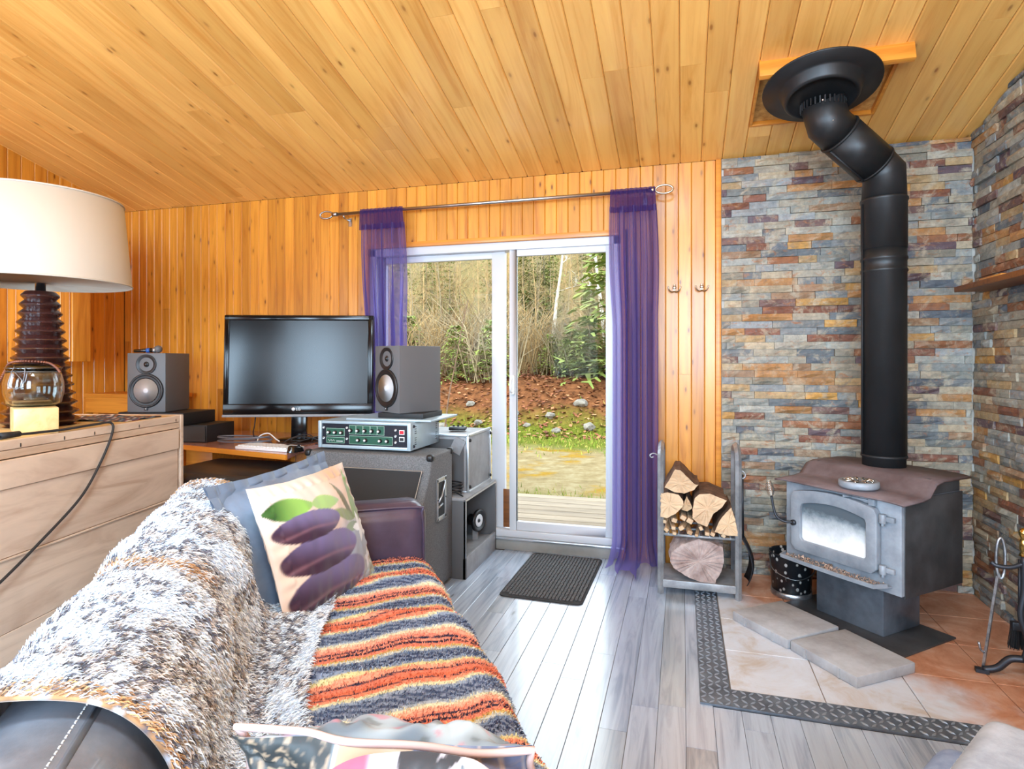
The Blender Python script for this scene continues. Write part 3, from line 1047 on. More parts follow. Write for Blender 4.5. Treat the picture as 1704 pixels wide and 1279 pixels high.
def conifer_meshes(name, h, rad, seed, mat, dens=1.0):
    R = random.Random(seed)
    t = MB()
    t.tube([(0, 0, -0.3), (0, 0, h * 0.5), (0, 0, h)], [h * 0.012 + .02, h * 0.008 + .01, 0.008], 6, caps=False)
    vs, fs = [], []
    z = h * 0.08
    while z < h:
        L = rad * (1 - z / h) ** 0.8 + 0.08
        for k_ in range(int(7 * dens) + 1):
            a = R.uniform(0, 2 * PI)
            dirv = Vector((math.cos(a), math.sin(a), R.uniform(-0.35, 0.1)))
            side = Vector((-math.sin(a), math.cos(a), 0))
            n = max(3, int(L / 0.13))
            for j in range(1, n + 1):
                c = Vector((0, 0, z)) + dirv * (L * j / n)
                w = L * 0.30 * (1.1 - j / n) + 0.05
                for sg in (-1, 1):
                    tip = c + side * sg * w * R.uniform(.7, 1.2) + dirv * 0.08 + Vector((0, 0, R.uniform(-.06, .04)))
                    b0 = len(vs)
                    wd = dirv * 0.035
                    vs.extend([c - wd, c + wd, tip + wd * 0.5, tip - wd * 0.4])
                    fs.append((b0, b0 + 1, b0 + 2, b0 + 3))
        z += h * 0.035 + 0.05
    me1 = bpy.data.meshes.new(name + '_trunk')
    me1.from_pydata(t.v, [], t.f)
    me1.materials.append(M['twig_grey'])
    me2 = bpy.data.meshes.new(name + '_needles')
    me2.from_pydata([tuple(p) for p in vs], [], fs)
    me2.materials.append(M[mat])
    return me1, me2
BT = [bare_tree_mesh('bare_a', 7.5, 0.06, 34, 1.7, 'twig', 1), bare_tree_mesh('bare_b', 8.5, 0.075, 30, 1.5, 'twig_grey', 2, lean=0.09), bare_tree_mesh('bare_c', 6.0, 0.045, 44, 1.5, 'twig', 3, low=0.05), bare_tree_mesh('bare_d', 8.0, 0.07, 36, 1.6, 'twig', 11, lean=0.1)]
BI = bare_tree_mesh('birch_tree', 4.8, 0.075, 12, 1.0, 'birch', 5, lean=0.02, low=0.5)
CF = [conifer_meshes('conifer_a', 7.5, 1.5, 6, 'needles_dark'), conifer_meshes('conifer_b', 5.0, 1.1, 7, 'needles'), conifer_meshes('conifer_c', 1.6, 0.55, 8, 'needles', 1.2)]
def put(name, me, x, y, s=1.0, dz=0.0):
    o = bpy.data.objects.new(name, me)
    COL.objects.link(o)
    o.location = (x, y, ground_h(x, y) + dz)
    o.rotation_euler = (0, 0, random.uniform(0, 6.28))
    o.scale = (s, s, s)
    return o
R2 = random.Random(21)
def sight_x(y, u):           # spread trees over the part of the wood that the doorway looks onto
    return y * u
for i in range(120):
    y = 15.2 + 13 * R2.random() ** 1.3
    x = sight_x(y, R2.uniform(-0.72, 0.06))
    o = put('bare_tree', BT[i % 4], x, y, (0.21 * (y + 1)) / 7.5 * R2.uniform(0.8, 1.12))
    tag(o, 'leafless slender tree in the wood beyond the bank', 'tree', 'bare trees of the wood')
for i in range(40):
    y = R2.uniform(17, 27)
    x = sight_x(y, R2.uniform(-0.72, 0.06))
    r = thing('conifer', 'dark evergreen standing among the bare trees of the wood', 'tree', (x, y, ground_h(x, y)), R2.uniform(0, 6), 'evergreens of the wood')
    s = (0.2 * (y + 1)) / (7.5 if i % 2 == 0 else 5.0) * R2.uniform(0.75, 1.1)
    r.scale = (s, s, s)
    a, c = CF[i % 2]
    for nm, me in (('trunk', a), ('needles', c)):
        o = bpy.data.objects.new(nm, me)
        COL.objects.link(o)
        o.parent = r
        if nm == 'needles':
            o['kind'] = 'stuff'
for i, (x, y, s) in enumerate([(-5.6, 14.3, .9), (-4.55, 14.2, 1.0), (-2.75, 15.0, .8), (-2.2, 14.6, 1.0), (-1.7, 14.8, 2.2), (-3.3, 15.2, .7), (-7.2, 14.8, 1.1), (-0.9, 15.2, 1.6)]):
    r = thing('young_conifer', 'young light green fir at the top of the bank', 'tree', (x, y, ground_h(x, y)), R2.uniform(0, 6), 'young firs along the bank')
    r.scale = (s, s, s)
    for nm, me in (('trunk', CF[2][0]), ('needles', CF[2][1])):
        o = bpy.data.objects.new(nm, me)
        COL.objects.link(o)
        o.parent = r
        if nm == 'needles':
            o['kind'] = 'stuff'
for i, (x, y) in enumerate([(-3.62, 16.6), (-1.95, 16.0)]):
    tag(put('birch', BI, x, y), ['slim white birch in the middle of the doorway view', 'slim white birch beside the violet curtain'][i], 'tree')
tag(put('sapling', bare_tree_mesh('sapling', 3.2, 0.022, 12, 0.9, 'bark', 31, lean=0.12, low=0.3), -4.55, 10.9), 'thin leafless sapling on the lawn behind the speaker', 'tree')
# brushwood at the forest edge
for i in range(46):
    y = R2.uniform(14.4, 19)
    x = sight_x(y, R2.uniform(-0.7, 0.05))
    if i == 0:
        BR = []
        for sd in (41, 42, 43):
            RR = random.Random(sd)
            b = MB()
            for q in range(70):
                a = RR.uniform(0, 2 * PI)
                p0 = Vector((RR.uniform(-.5, .5), RR.uniform(-.5, .5), -0.05))
                p1 = p0 + Vector((math.cos(a) * .3, math.sin(a) * .3, RR.uniform(.5, 1.1)))
                p2 = p1 + Vector((math.cos(a) * .5 + RR.uniform(-.3, .3), math.sin(a) * .5 + RR.uniform(-.3, .3), RR.uniform(.1, .8)))
                b.tube([p0, p1, p2], [.010, .008, .004], 3, caps=False, smooth=False)
            me = bpy.data.meshes.new('brush')
            me.from_pydata(b.v, [], b.f)
            me.materials.append(M['twig' if sd == 42 else 'twig_grey'])
            BR.append(me)
    o = put('bare_shrub', BR[i % 3], x, y, R2.uniform(0.7, 1.4))
    tag(o, 'tangled leafless shrub at the edge of the wood', 'shrub', 'brushwood along the wood edge')

# ================================================================== DOOR DRESSING
rod = thing('curtain_rod', 'brushed nickel curtain rod with oval ring finials above the patio door', 'curtain rod')
RY, RZ = 3.80, 2.352
MB().cyl((-2.42, RY, RZ), (-0.19, RY, RZ), 0.0115, n=14).build('rod', 'brushed', rod)
for sx, xx in ((-1, -2.42), (1, -0.19)):
    e = MB()
    e.cyl((xx - 0.012 * sx, RY, RZ), (xx + 0.028 * sx, RY, RZ), 0.016, n=14)
    ring = [(xx + sx * (0.028 + 0.052 + 0.052 * math.cos(t)), RY, RZ + 0.026 * math.sin(t)) for t in np.linspace(0, 2 * PI, 24, endpoint=False)]
    e.tube(ring, 0.0065, 8, closed=True)
    e.build('finial', 'bronze' if sx > 0 else 'brushed', rod)
for xx in (-2.36, -0.23):
    e = MB()
    e.tube([(xx, RY, RZ - 0.012), (xx, RY + 0.02, RZ - 0.03), (xx, YB - 0.006, RZ - 0.03)], 0.006, 8)
    e.bx(xx - 0.012, xx + 0.012, YB - 0.008, YB, RZ - 0.07, RZ - 0.012)
    e.build('bracket', 'brushed', rod)

def curtain(label, x0, x1, z1, puddle, seed, gather, drift=(0, 0), loc=(0, 0, 0)):
    root = thing('curtain', label, 'curtain', loc)
    R = random.Random(seed)
    nu, nv = 150, 46
    ph = [R.uniform(0, 6.28) for _ in range(5)]
    W = x1 - x0
    ztop = RZ + 0.02
    hemz = RZ - 0.13
    for part in ('drape', 'heading'):
        vs = []
        for i in range(nu):
            s = i / (nu - 1)
            for j in range(nv):
                t = j / (nv - 1)
                if part == 'drape':
                    z = ztop - 0.11 - (ztop - 0.11 - z1) * t
                else:
                    z = ztop - 0.15 * t
                g = min(1, (ztop - z) / 0.9)
                amp = 0.012 + 0.026 * g
                y = RY + amp * (math.sin(s * gather + ph[0]) + 0.55 * math.sin(s * gather * 1.73 + ph[1] + 0.8 * g)) + 0.006 * math.sin(s * gather * 3.1 + ph[2])
                wd = W * (1 + 0.10 * math.sin(PI * min(1, g * 1.1)))
                x = (x0 + x1) / 2 + (s - 0.5) * wd + 0.008 * g * math.sin(s * gather * 2 + ph[3])
                hgt = ztop - z
                x += drift[0] * min(1, hgt / 0.9) + drift[1] * max(0, hgt - 1.4) / 1.0
                y += 0.012 * math.sin(z * 2.3 + s * 4 + ph[4]) * g
                if part == 'heading':
                    y = RY + (0.016 + 0.004 * math.sin(s * gather * 2.2 + ph[2])) * (-1 if True else 1)
                    if z > RZ + 0.012:
                        y += 0.006
                if puddle and part == 'drape' and z < 0.16:
                    q = (0.16 - z) / 0.16
                    y -= 0.22 * q * q * (0.6 + 0.5 * math.sin(s * 9 + ph[0]))
                    x += 0.07 * q * (s - 0.55) + 0.02 * q * math.sin(s * 17)
                    z = 0.012 + 0.15 * (1 - q) ** 1.6 + 0.018 * q * (1 + math.sin(s * 23 + ph[1]))
                vs.append((x, y, z))
        o = raw(part, vs, gridfaces(nu, nv), 'curtain' if part == 'drape' else 'curtain_hem', root)
    return root
curtain('sheer violet curtain hanging beside the television', -2.215, -1.885, 0.02, False, 3, 30, drift=(0.03, 0.0))
curtain('sheer violet curtain puddling on the floor beside the log rack', -0.440, -0.165, 0.0, True, 5, 27, drift=(0.02, 0.0))

for i, xx in enumerate((-0.05, 0.115)):
    h = thing('coat_hook', ['double coat hook on the pine wall next to the violet curtain', 'double coat hook on the pine wall next to the stone corner'][i], 'hook', (xx, YB, 1.752))
    MB().lathe([(0.0, 0.0), (0.012, 0.0), (0.012, 0.006), (0.006, 0.009), (0.0, 0.009)], 16, axis=(0, -1, 0)).build('plate', 'bronze', h)
    p = MB()
    p.bx(-0.009, 0.009, -0.006, 0, -0.03, 0.02)
    p.build('back_plate', 'bronze', h, bevel=0.003)
    for s in (-1, 1):
        MB().tube(smoothpath([(0.0, -0.006, -0.022), (s * 0.016, -0.03, -0.030), (s * 0.032, -0.042, -0.018), (s * 0.038, -0.046, 0.004)], 5), [0.0045] * 16, 8).build('prong', 'bronze', h)

tag_mat = thing('doormat', 'dark grey ribbed doormat in front of the patio door', 'mat', (-0.735, 3.49, 0), -0.02)
pts = []
hw, hh, rr = 0.232, 0.378, 0.035
for cx_, cy_, a0 in ((hw - rr, hh - rr, 0), (-hw + rr, hh - rr, PI / 2), (-hw + rr, -hh + rr, PI), (hw - rr, -hh + rr, 1.5 * PI)):
    for q in range(5):
        a = a0 + q * PI / 8
        pts.append((cx_ + rr * math.cos(a), cy_ + rr * math.sin(a)))
b = MB()
n = len(pts)
b.add([(x, y, 0.0005) for x, y in pts] + [(x, y, 0.006) for x, y in pts], [(k, (k + 1) % n, n + (k + 1) % n, n + k) for k in range(n)] + [tuple(range(n, 2 * n)), tuple(range(n - 1, -1, -1))])
b.build('backing', 'mat_base', tag_mat)
for i in range(22):
    xx = -0.212 + i * 0.0202
    b = MB()
    L = 0.355 if 1 < i < 20 else 0.335
    for j in range(34):
        y0 = -L + j * (2 * L / 34)
        wv = 0.0012 * math.sin(j * 1.9 + i)
        b.box((xx + wv, y0 + L / 34, 0.0085), (0.0135, 2 * L / 34 * 0.86, 0.006 + 0.002 * random.random()))
    b.build('rib', 'mat_rib', tag_mat)

# ================================================================== WOOD STOVE
ST = Vector((0.887, 3.315, 0))
SA = math.atan2(-0.738, 0.675)
stove = thing('wood_stove', 'grey cast iron wood stove with glass door on a pedestal', 'stove', ST, SA)
HW, HD, ZB, ZT = 0.292, 0.233, 0.262, 0.682
b = MB()
b.bx(-HW, HW, -HD, HD, ZB, ZT)
b.build('body', ['stove_iron'], stove, bevel=0.006)
for s in (-1, 1):
    MB().bx(s * HW - 0.004, s * HW + 0.004, -HD + 0.02, HD, ZB - 0.01, ZT).build('side_panel', 'stove_dark', stove, bevel=0.002)
# stepped top plate
prof = [(-HD - 0.045, ZT + 0.004), (-HD + 0.10, ZT + 0.010), (-HD + 0.15, ZT + 0.018), (-HD + 0.20, ZT + 0.070), (-HD + 0.26, ZT + 0.082), (HD + 0.01, ZT + 0.082)]
nx = 25
vs = []
for i in range(nx):
    s = -1 + 2 * i / (nx - 1)
    x = s * (HW + 0.035)
    dip = 0.010 * abs(s) ** 6
    fr = 0.018 * (1 - s * s)
    for (y, z) in prof:
        yy_ = y - (fr if y < -HD else 0)
        vs.append((x, yy_, z - dip))
nv = len(prof)
fs = gridfaces(nx, nv)
o = raw('top_plate', vs, fs, 'stove_top', stove)
sd = o.modifiers.new('thick', 'SOLIDIFY')
sd.thickness = 0.009
MB().bx(-HW + 0.01, HW - 0.01, -HD + 0.23, HD, ZT, ZT + 0.074).build('upper_box', 'stove_dark', stove)
# door with arched head, window, hinges and spring handle
DXa, DXb, DZa, DZb = -0.235, 0.205, ZB + 0.075, ZT - 0.055
def arch(x, x0, x1, z, rise):
    t = (x - x0) / (x1 - x0) * 2 - 1
    return z + rise * (1 - t * t)
def arch_poly(x0, x1, z0, z1, rise, rad=0.025, n=14):
    p = [(x0 + rad, z0), (x1 - rad, z0), (x1, z0 + rad), (x1, z1 - rad)]
    for i in range(n + 1):
        x = x1 - rad * 0.6 - (x1 - x0 - 1.2 * rad) * i / n
        p.append((x, arch(x, x0, x1, z1, rise)))
    p += [(x0, z1 - rad), (x0, z0 + rad)]
    return p
outer = arch_poly(DXa, DXb, DZa, DZb, 0.030)
inner = arch_poly(DXa + 0.055, DXb - 0.05, DZa + 0.055, DZb - 0.055, 0.028, rad=0.012)
def ring(b, po, pi, y0, y1):
    n = len(po)
    vs = [(x, y0, z) for x, z in po] + [(x, y0, z) for x, z in pi] + [(x, y1, z) for x, z in po] + [(x, y1, z) for x, z in pi]
    fs = []
    for k_ in range(n):
        j = (k_ + 1) % n
        fs += [(k_, j, n + j, n + k_), (2 * n + j, 2 * n + k_, 3 * n + k_, 3 * n + j), (k_, 2 * n + k_, 2 * n + j, j), (n + j, 3 * n + j, 3 * n + k_, n + k_)]
    b.add(vs, fs)
b = MB()
ring(b, outer, inner, -HD - 0.038, -HD - 0.001)
dr = b.build('door', 'stove_iron', stove, bevel=0.004)
gp = NT('mottled_stove_glass')  # pale towards the bottom, darker towards the top, mottled by noise
gp.s(gp.b, Roughness=0.12)
gp.b.inputs['Coat Weight'].default_value = 0.6
v = gp.coord()
f = gp.noise(v, 5, 6, 0.7)
sz = gp.n('ShaderNodeSeparateXYZ')
gp.l(v, sz.inputs[0])
mr = gp.n('ShaderNodeMapRange')
gp.l(sz.outputs[2], mr.inputs[0])
mr.inputs[1].default_value = DZa + 0.05; mr.inputs[2].default_value = DZb
ad = gp.n('ShaderNodeMath', operation='MULTIPLY_ADD')
gp.l(f, ad.inputs[0]); ad.inputs[1].default_value = 0.7; gp.l(mr.outputs[0], ad.inputs[2])
gp.l(gp.ramp(ad.outputs[0], [(0.55, rgba((232, 234, 236))), (0.75, rgba((186, 192, 196))), (0.92, rgba((120, 132, 140))), (1.2, rgba((84, 94, 102)))]), gp.b.inputs['Base Color'])
M['stove_glass'] = gp.m
b = MB()
b.prism([(x, z) for x, z in inner], -HD - 0.022, -HD - 0.016)
b.build('door_glass', 'stove_glass', dr)
for zz in (DZa + 0.03, DZb - 0.035):
    h = MB()
    h.cyl((DXb + 0.018, -HD - 0.022, zz - 0.02), (DXb + 0.018, -HD - 0.022, zz + 0.02), 0.015, n=14)
    h.box((DXb + 0.040, -HD - 0.012, zz), (0.05, 0.016, 0.022))
    h.cyl((DXb + 0.018, -HD - 0.022, zz - 0.034), (DXb + 0.018, -HD - 0.022, zz - 0.02), 0.007, n=10)
    h.build('hinge', 'stove_iron', dr, bevel=0.002)
h = MB()
hp = smoothpath([(DXa + 0.02, -HD - 0.04, DZa + 0.135), (DXa - 0.02, -HD - 0.07, DZa + 0.137), (DXa - 0.055, -HD - 0.082, DZa + 0.165), (DXa - 0.078, -HD - 0.085, DZa + 0.255)], 6)
h.tube(hp, 0.0065, 8)
h.lathe([(0.0, 0), (0.014, 0), (0.014, 0.012), (0, 0.012)], 14, c=(DXa + 0.02, -HD - 0.038, DZa + 0.135), axis=(0, -1, 0))
hb = h.build('handle', 'iron', dr)
sp_pts = []
p0, p1 = Vector(hp[-1]), Vector((DXa - 0.092, -HD - 0.088, DZa + 0.330))
ax = (p1 - p0)
uu = ax.orthogonal().normalized()
ww = ax.normalized().cross(uu)
for q in range(140):
    t = q / 139
    a = t * 2 * PI * 11
    r_ = 0.0110 + 0.009 * math.sin(PI * min(1, t * 1.05))
    sp_pts.append(p0 + ax * t + (uu * math.cos(a) + ww * math.sin(a)) * r_)
MB().tube(sp_pts, 0.0021, 5).build('spring_grip', 'spring', hb)
# primary-air slider under the top edge
b = MB()
b.bx(0.05, 0.165, -HD - 0.012, -HD, ZT - 0.032, ZT - 0.022)
b.tube([(0.07, -HD - 0.012, ZT - 0.024), (0.055, -HD - 0.05, ZT - 0.02)], 0.006, 8)
b.bx(0.155, 0.185, -HD - 0.02, -HD, ZT - 0.045, ZT - 0.015)
b.build('air_slider', 'stove_iron', stove, bevel=0.002)
# ash lip
lip = MB()
n = 22
vs = []
for i in range(n + 1):
    s = -1 + 2 * i / n
    x = s * 0.262 - 0.01
    out = 0.105 * (1 - 0.10 * s ** 2) if abs(s) < 0.98 else 0.07
    out = out * min(1.0, (1 - abs(s)) * 7 + 0.45)
    vs += [(x, -HD, ZB + 0.030), (x, -HD - out, ZB + 0.034), (x, -HD - out - 0.004, ZB + 0.052)]
o = raw('ash_lip', vs, gridfaces(n + 1, 3), 'stove_iron', stove, smooth=False)
sd = o.modifiers.new('thick', 'SOLIDIFY')
sd.thickness = 0.006
# ash and bits of bark on the lip
b = MB()
for q in range(420):
    s = random.uniform(-0.235, 0.225)
    d = random.uniform(0.012, 0.085)
    big = random.random() < 0.12 and s < 0
    r_ = random.uniform(0.006, 0.012) if big else random.uniform(0.002, 0.005)
    c = Vector((s, -HD - d, ZB + 0.038 + r_ * 0.6 + random.uniform(0, 0.006)))
    Rm = Matrix.Rotation(random.uniform(0, 6), 3, Vector((random.random(), random.random(), random.random() + .1)).normalized())
    b.add([c + Rm @ Vector(p) * r_ for p in ((1, 0, -.5), (-.6, .9, -.4), (-.5, -.8, -.5), (0.1, 0, .8))], [(0, 1, 2), (0, 3, 1), (1, 3, 2), (2, 3, 0)])
ao = b.build('ash', 'ash')
tag(ao, 'pinkish ash and bark crumbs lying on the lip of the stove', 'ash', kind='stuff')
ao.location = ST
ao.rotation_euler = (0, 0, SA)
# pedestal and floor plate
MB().bx(-0.192, 0.152, -0.133, 0.154, 0.012, ZB + 0.002).build('pedestal', 'stove_black', stove, bevel=0.006)
b = MB()
vs = [(-0.33, -0.265, 0.006), (0.285, -0.275, 0.006), (0.31, -0.27, 0.022), (0.30, 0.02, 0.022), (0.30, 0.16, 0.010), (-0.30, 0.16, 0.010), (-0.34, -0.02, 0.014)]
MB().bx(-0.33, 0.30, -0.285, 0.17, 0.0045, 0.013).build('floor_plate', 'stove_dark', stove, bevel=0.002)
# round cast trivet on top
tv = thing('steamer_trivet', 'round grey cast trivet resting on top of the wood stove', 'trivet', ST + Matrix.Rotation(SA, 3, 'Z') @ Vector((0.07, -HD + 0.045, ZT + 0.014)), 0)
MB().lathe([(0.0, 0.0), (0.080, 0.0), (0.086, 0.008), (0.085, 0.030), (0.078, 0.034), (0.070, 0.030), (0.0, 0.030)], 36).build('dish', 'stove_iron', tv)
b = MB()
for q in range(9):
    a = q * 2 * PI / 9
    b.tube(smoothpath([(0.026 * math.cos(a), 0.026 * math.sin(a), 0.031), (0.045 * math.cos(a + .25), 0.045 * math.sin(a + .25), 0.037), (0.064 * math.cos(a), 0.064 * math.sin(a), 0.031)], 4), 0.005, 6)
b.build('rosette', 'spring', tv)

# ---- stove pipe with two elbows, ceiling support
pipe = thing('stove_pipe', 'black stove pipe rising with an elbow to the ceiling', 'stove pipe', (0, 0, 0))
PX, PY = 0.975, 3.400
r0 = 0.100
zt = ZT + 0.078
MB().lathe([(r0 - 0.004, zt - 0.004), (r0 - 0.004, zt + 0.045), (r0 + 0.003, zt + 0.048), (r0 + 0.003, zt + 0.056), (r0, zt + 0.060)], 36, c=(PX, PY, 0)).build('collar', 'black', pipe)
MB().lathe([(r0, zt + 0.06), (r0, 1.73), (r0 + 0.004, 1.735), (r0 + 0.004, 1.745), (r0, 1.75), (r0, 1.79), (r0 + 0.004, 1.795), (r0 + 0.004, 1.805), (r0, 1.81), (r0, 1.85)], 40, c=(PX, PY, 0)).build('lower_section', 'black_metal', pipe)
MB().lathe([(r0 + 0.002, 1.85), (r0 + 0.002, 2.085), (r0 + 0.006, 2.09), (r0 + 0.006, 2.10), (r0 + 0.001, 2.105)], 40, c=(PX, PY, 0)).build('upper_section', 'black_metal', pipe)
E1 = Vector((PX, PY, 2.235))
E2 = Vector((0.690, 3.250, 2.455))
def bent(name, pts, r, caps=True):
    return MB().tube(pts, r, 36, caps=caps).build(name, 'black_metal', pipe)
d12 = (E2 - E1).normalized()
bent('lower_elbow', [Vector((PX, PY, 2.10)), E1, E1 + d12 * 0.07], [r0, r0, r0 * 0.99])
bent('offset_section', [E1 + d12 * 0.065, E2 - d12 * 0.075], r0 + 0.003)
E3 = Vector((0.655, 3.215, 2.560))
bent('upper_elbow', [E2 - d12 * 0.08, E2, E3], [r0 * 0.99, r0, r0 * 0.98])
for p_, ax_ in ((E1 + d12 * 0.072, d12), (E2 - d12 * 0.078, d12)):
    MB().lathe([(r0, -0.006), (r0 + 0.006, -0.004), (r0 + 0.006, 0.004), (r0, 0.006)], 36, c=p_, axis=ax_).build('seam_ring', 'black', pipe)
# crimps
b = MB()
for q in range(30):
    a = 2 * PI * q / 30
    b.box((0.660 + (r0 - .001) * math.cos(a), 3.222 + (r0 - .001) * math.sin(a), 2.535), (0.006, 0.006, 0.035), rz=a)
b.build('crimp', 'black', pipe)
b = MB()
side = d12.cross(Vector((0, 0, 1))).normalized()
upn = side.cross(d12).normalized()
# folded seam along the offset section (underside) and along the vertical pipe
b.tube([E1 + d12 * 0.07 - upn * (r0 + .004) - side * 0.0, E2 - d12 * 0.085 - upn * (r0 + .004)], 0.006, 6)
b.tube([(PX - r0 - 0.002, PY - 0.02, 0.82), (PX - r0 - 0.002, PY - 0.02, 2.08)], 0.005, 6)
b.build('folded_seam', 'black', pipe)
for (px_, py_, pz_) in ((0.640, 3.126, 2.530), (0.690, 3.155, 2.44)):
    MB().lathe([(0.0, 0.004), (0.006, 0.003), (0.006, 0)], 10, c=(px_, py_, pz_), axis=(-0.3, -1, 0)).build('screw', 'spring', pipe)
FC = cpt(0.645, 3.215)
MB().lathe([(0.11, -0.03), (0.11, 0.080), (0.256, 0.083), (0.264, 0.088), (0.262, 0.095), (0.190, 0.100), (0.180, 0.106), (0.168, 0.150), (0.160, 0.158), (0.150, 0.158), (0.144, 0.146), (0.100, 0.142)], 56, c=FC, axis=ndn).build('ceiling_flange', 'black_metal', pipe)
# support frame on the ceiling: strand board panel and pine rim
sup = thing('ceiling_support_box', 'pine trimmed strand board panel holding the stove pipe flange', 'ceiling box')
def csl(name, x0, x1, y0, y1, o0, o1, mat, bev=0.0):
    vs = [cpt(xx, yy, -o) for o in (o0, o1) for (xx, yy) in ((x0, y0), (x1, y0), (x1, y1), (x0, y1))]
    return MB().add(vs, [(0, 1, 2, 3), (7, 6, 5, 4), (0, 4, 5, 1), (1, 5, 6, 2), (2, 6, 7, 3), (3, 7, 4, 0)]).build(name, mat, sup, bevel=bev)
csl('strand_panel', HX0, HX1, HY0 - 0.005, HY1, -0.035, -0.022, 'osb')
csl('rim_board', HX0 - 0.004, HX1 + 0.030, HY0 - 0.035, HY0 - 0.004, -0.02, 0.082, 'pine_trim', 0.002)
csl('rim_board', HX0, HX1, HY1 - 0.014, HY1, -0.022, 0.004, 'pine_trim', 0.002)
for xx in (HX0, HX1 - 0.014):
    csl('side_board', xx, xx + 0.014, HY0, HY1 - 0.014, -0.022, 0.004, 'pine_trim')

# ---- concrete pavers
PA = math.atan2(-0.785, 0.62)
for i, (cx_, cy_, rz_) in enumerate([(0.470, 3.118, PA + 0.02), (0.690, 2.846, PA - 0.03)]):
    pv = thing('paver', ['dusty concrete paver nearer the log rack', 'clean edged concrete paver in front of the stove pedestal'][i], 'paver', (cx_, cy_, 0.0045), rz_)
    MB().bx(-0.166, 0.166, -0.165, 0.165, 0.0, 0.045).build('slab', 'concrete', pv, bevel=0.006)
    for q in (-0.085, 0.085):
        MB().bx(q - 0.006, q + 0.006, -0.170, -0.164, 0.004, 0.042).build('spacer_rib', 'concrete', pv)

# ---- ash bucket
bk = thing('ash_bucket', 'small black enamel bucket with pale floral specks beside the stove', 'bucket', (0.575, 3.575, 0.0045))
k = NT('bucket_enamel')
k.s(k.b, Roughness=0.3)
vo = k.n('ShaderNodeTexVoronoi')
vo.inputs['Scale'].default_value = 34
k.l(k.coord((1, 1, 0.8)), vo.inputs['Vector'])
k.l(k.mix(k.ramp(vo.outputs['Distance'], [(0.22, (1, 1, 1, 1)), (0.30, (0, 0, 0, 1))]), rgba((26, 28, 32)), rgba((190, 186, 180))), k.b.inputs['Base Color'])
M['enamel'] = k.m
MB().lathe([(0.0, 0.003), (0.098, 0.003), (0.112, 0.225), (0.117, 0.232), (0.112, 0.236), (0.107, 0.225), (0.094, 0.012), (0.0, 0.012)], 32).build('pail', 'enamel', bk)
MB().lathe([(0.100, 0.0), (0.104, 0.004), (0.104, 0.03), (0.1, 0.032)], 32).build('foot_band', 'steel', bk)
MB().tube(smoothpath([(-0.113, 0, 0.215), (-0.10, -0.07, 0.15), (0, -0.125, 0.12), (0.10, -0.07, 0.15), (0.113, 0, 0.215)], 6), 0.003, 6).build('bail', 'wire', bk)
b = MB()
b.tube(smoothpath([(-0.04, -0.108, 0.105), (-0.045, -0.112, 0.12), (-0.03, -0.115, 0.128)], 4), 0.004, 6)
b.build('lug', 'wire', bk)

# ================================================================== LOG RACK AND FIREWOOD
rack = thing('log_rack', 'grey steel log rack with two shelves by the stone wall', 'log rack', (0, 0, 0))
for s, xx in ((0, -0.118), (1, 0.288)):
    y0, y1 = 3.405, 3.715
    b = MB()
    path = [(xx, y0, 0.0), (xx, y0, 0.74)]
    path += [(xx, (y0 + y1) / 2 - (y1 - y0) / 2 * math.cos(t), 0.74 + 0.075 * math.sin(t)) for t in np.linspace(0.15, PI - 0.15, 12)]
    path += [(xx, y1, 0.74), (xx, y1, 0.0)]
    b.tube(path, 0.0165, 4, smooth=False)
    b.build('side_hoop', 'rack_grey', rack)
MB().bx(-0.118, 0.288, 3.40, 3.72, 0.052, 0.068).build('bottom_tray', 'rack_grey', rack, bevel=0.002)
MB().bx(-0.105, 0.275, 3.392, 3.412, 0.040, 0.082).build('tray_lip', 'rack_grey', rack, bevel=0.003)
for yy_ in (3.42, 3.56, 3.70):
    MB().cyl((-0.118, yy_, 0.325), (0.288, yy_, 0.325), 0.008, n=8).build('shelf_bar', 'rack_grey', rack)
for q in range(7):
    xx = -0.075 + q * 0.054
    MB().cyl((xx, 3.41, 0.330), (xx, 3.71, 0.330), 0.004, n=6).build('shelf_wire', 'rack_grey', rack)
b = MB()
b.tube(smoothpath([(-0.135, 3.41, 0.765), (-0.155, 3.405, 0.775), (-0.175, 3.40, 0.765), (-0.168, 3.40, 0.752), (-0.155, 3.40, 0.756)], 4), 0.004, 6)
b.build('scroll_hook', 'rack_grey', rack)
MB().tube(smoothpath([(0.304, 3.42, 0.70), (0.322, 3.42, 0.685), (0.322, 3.42, 0.665), (0.308, 3.42, 0.655)], 4), 0.004, 6).build('scroll_hook', 'rack_grey', rack)
# hearth shovel hung on the rack side
sh = thing('ash_shovel', 'black curved ash shovel hanging on the side of the log rack', 'shovel', (0.318, 3.52, 0.0))
MB().tube([(0.0, 0, 0.66), (0.004, 0, 0.30)], 0.006, 8).build('handle', 'iron', sh)
n = 9
vs = []
for i in range(n):
    t = i / (n - 1)
    z = 0.32 - 0.25 * t
    w = 0.05 + 0.03 * math.sin(t * 2)
    xo = 0.012 + 0.05 * math.sin(PI * t * 0.85)
    for j in range(5):
        s = -1 + j * 0.5
        vs.append((xo - 0.018 * s * s, s * w, z))
o = raw('pan', vs, gridfaces(n, 5), 'iron', sh)
o.modifiers.new('t', 'SOLIDIFY').thickness = 0.003

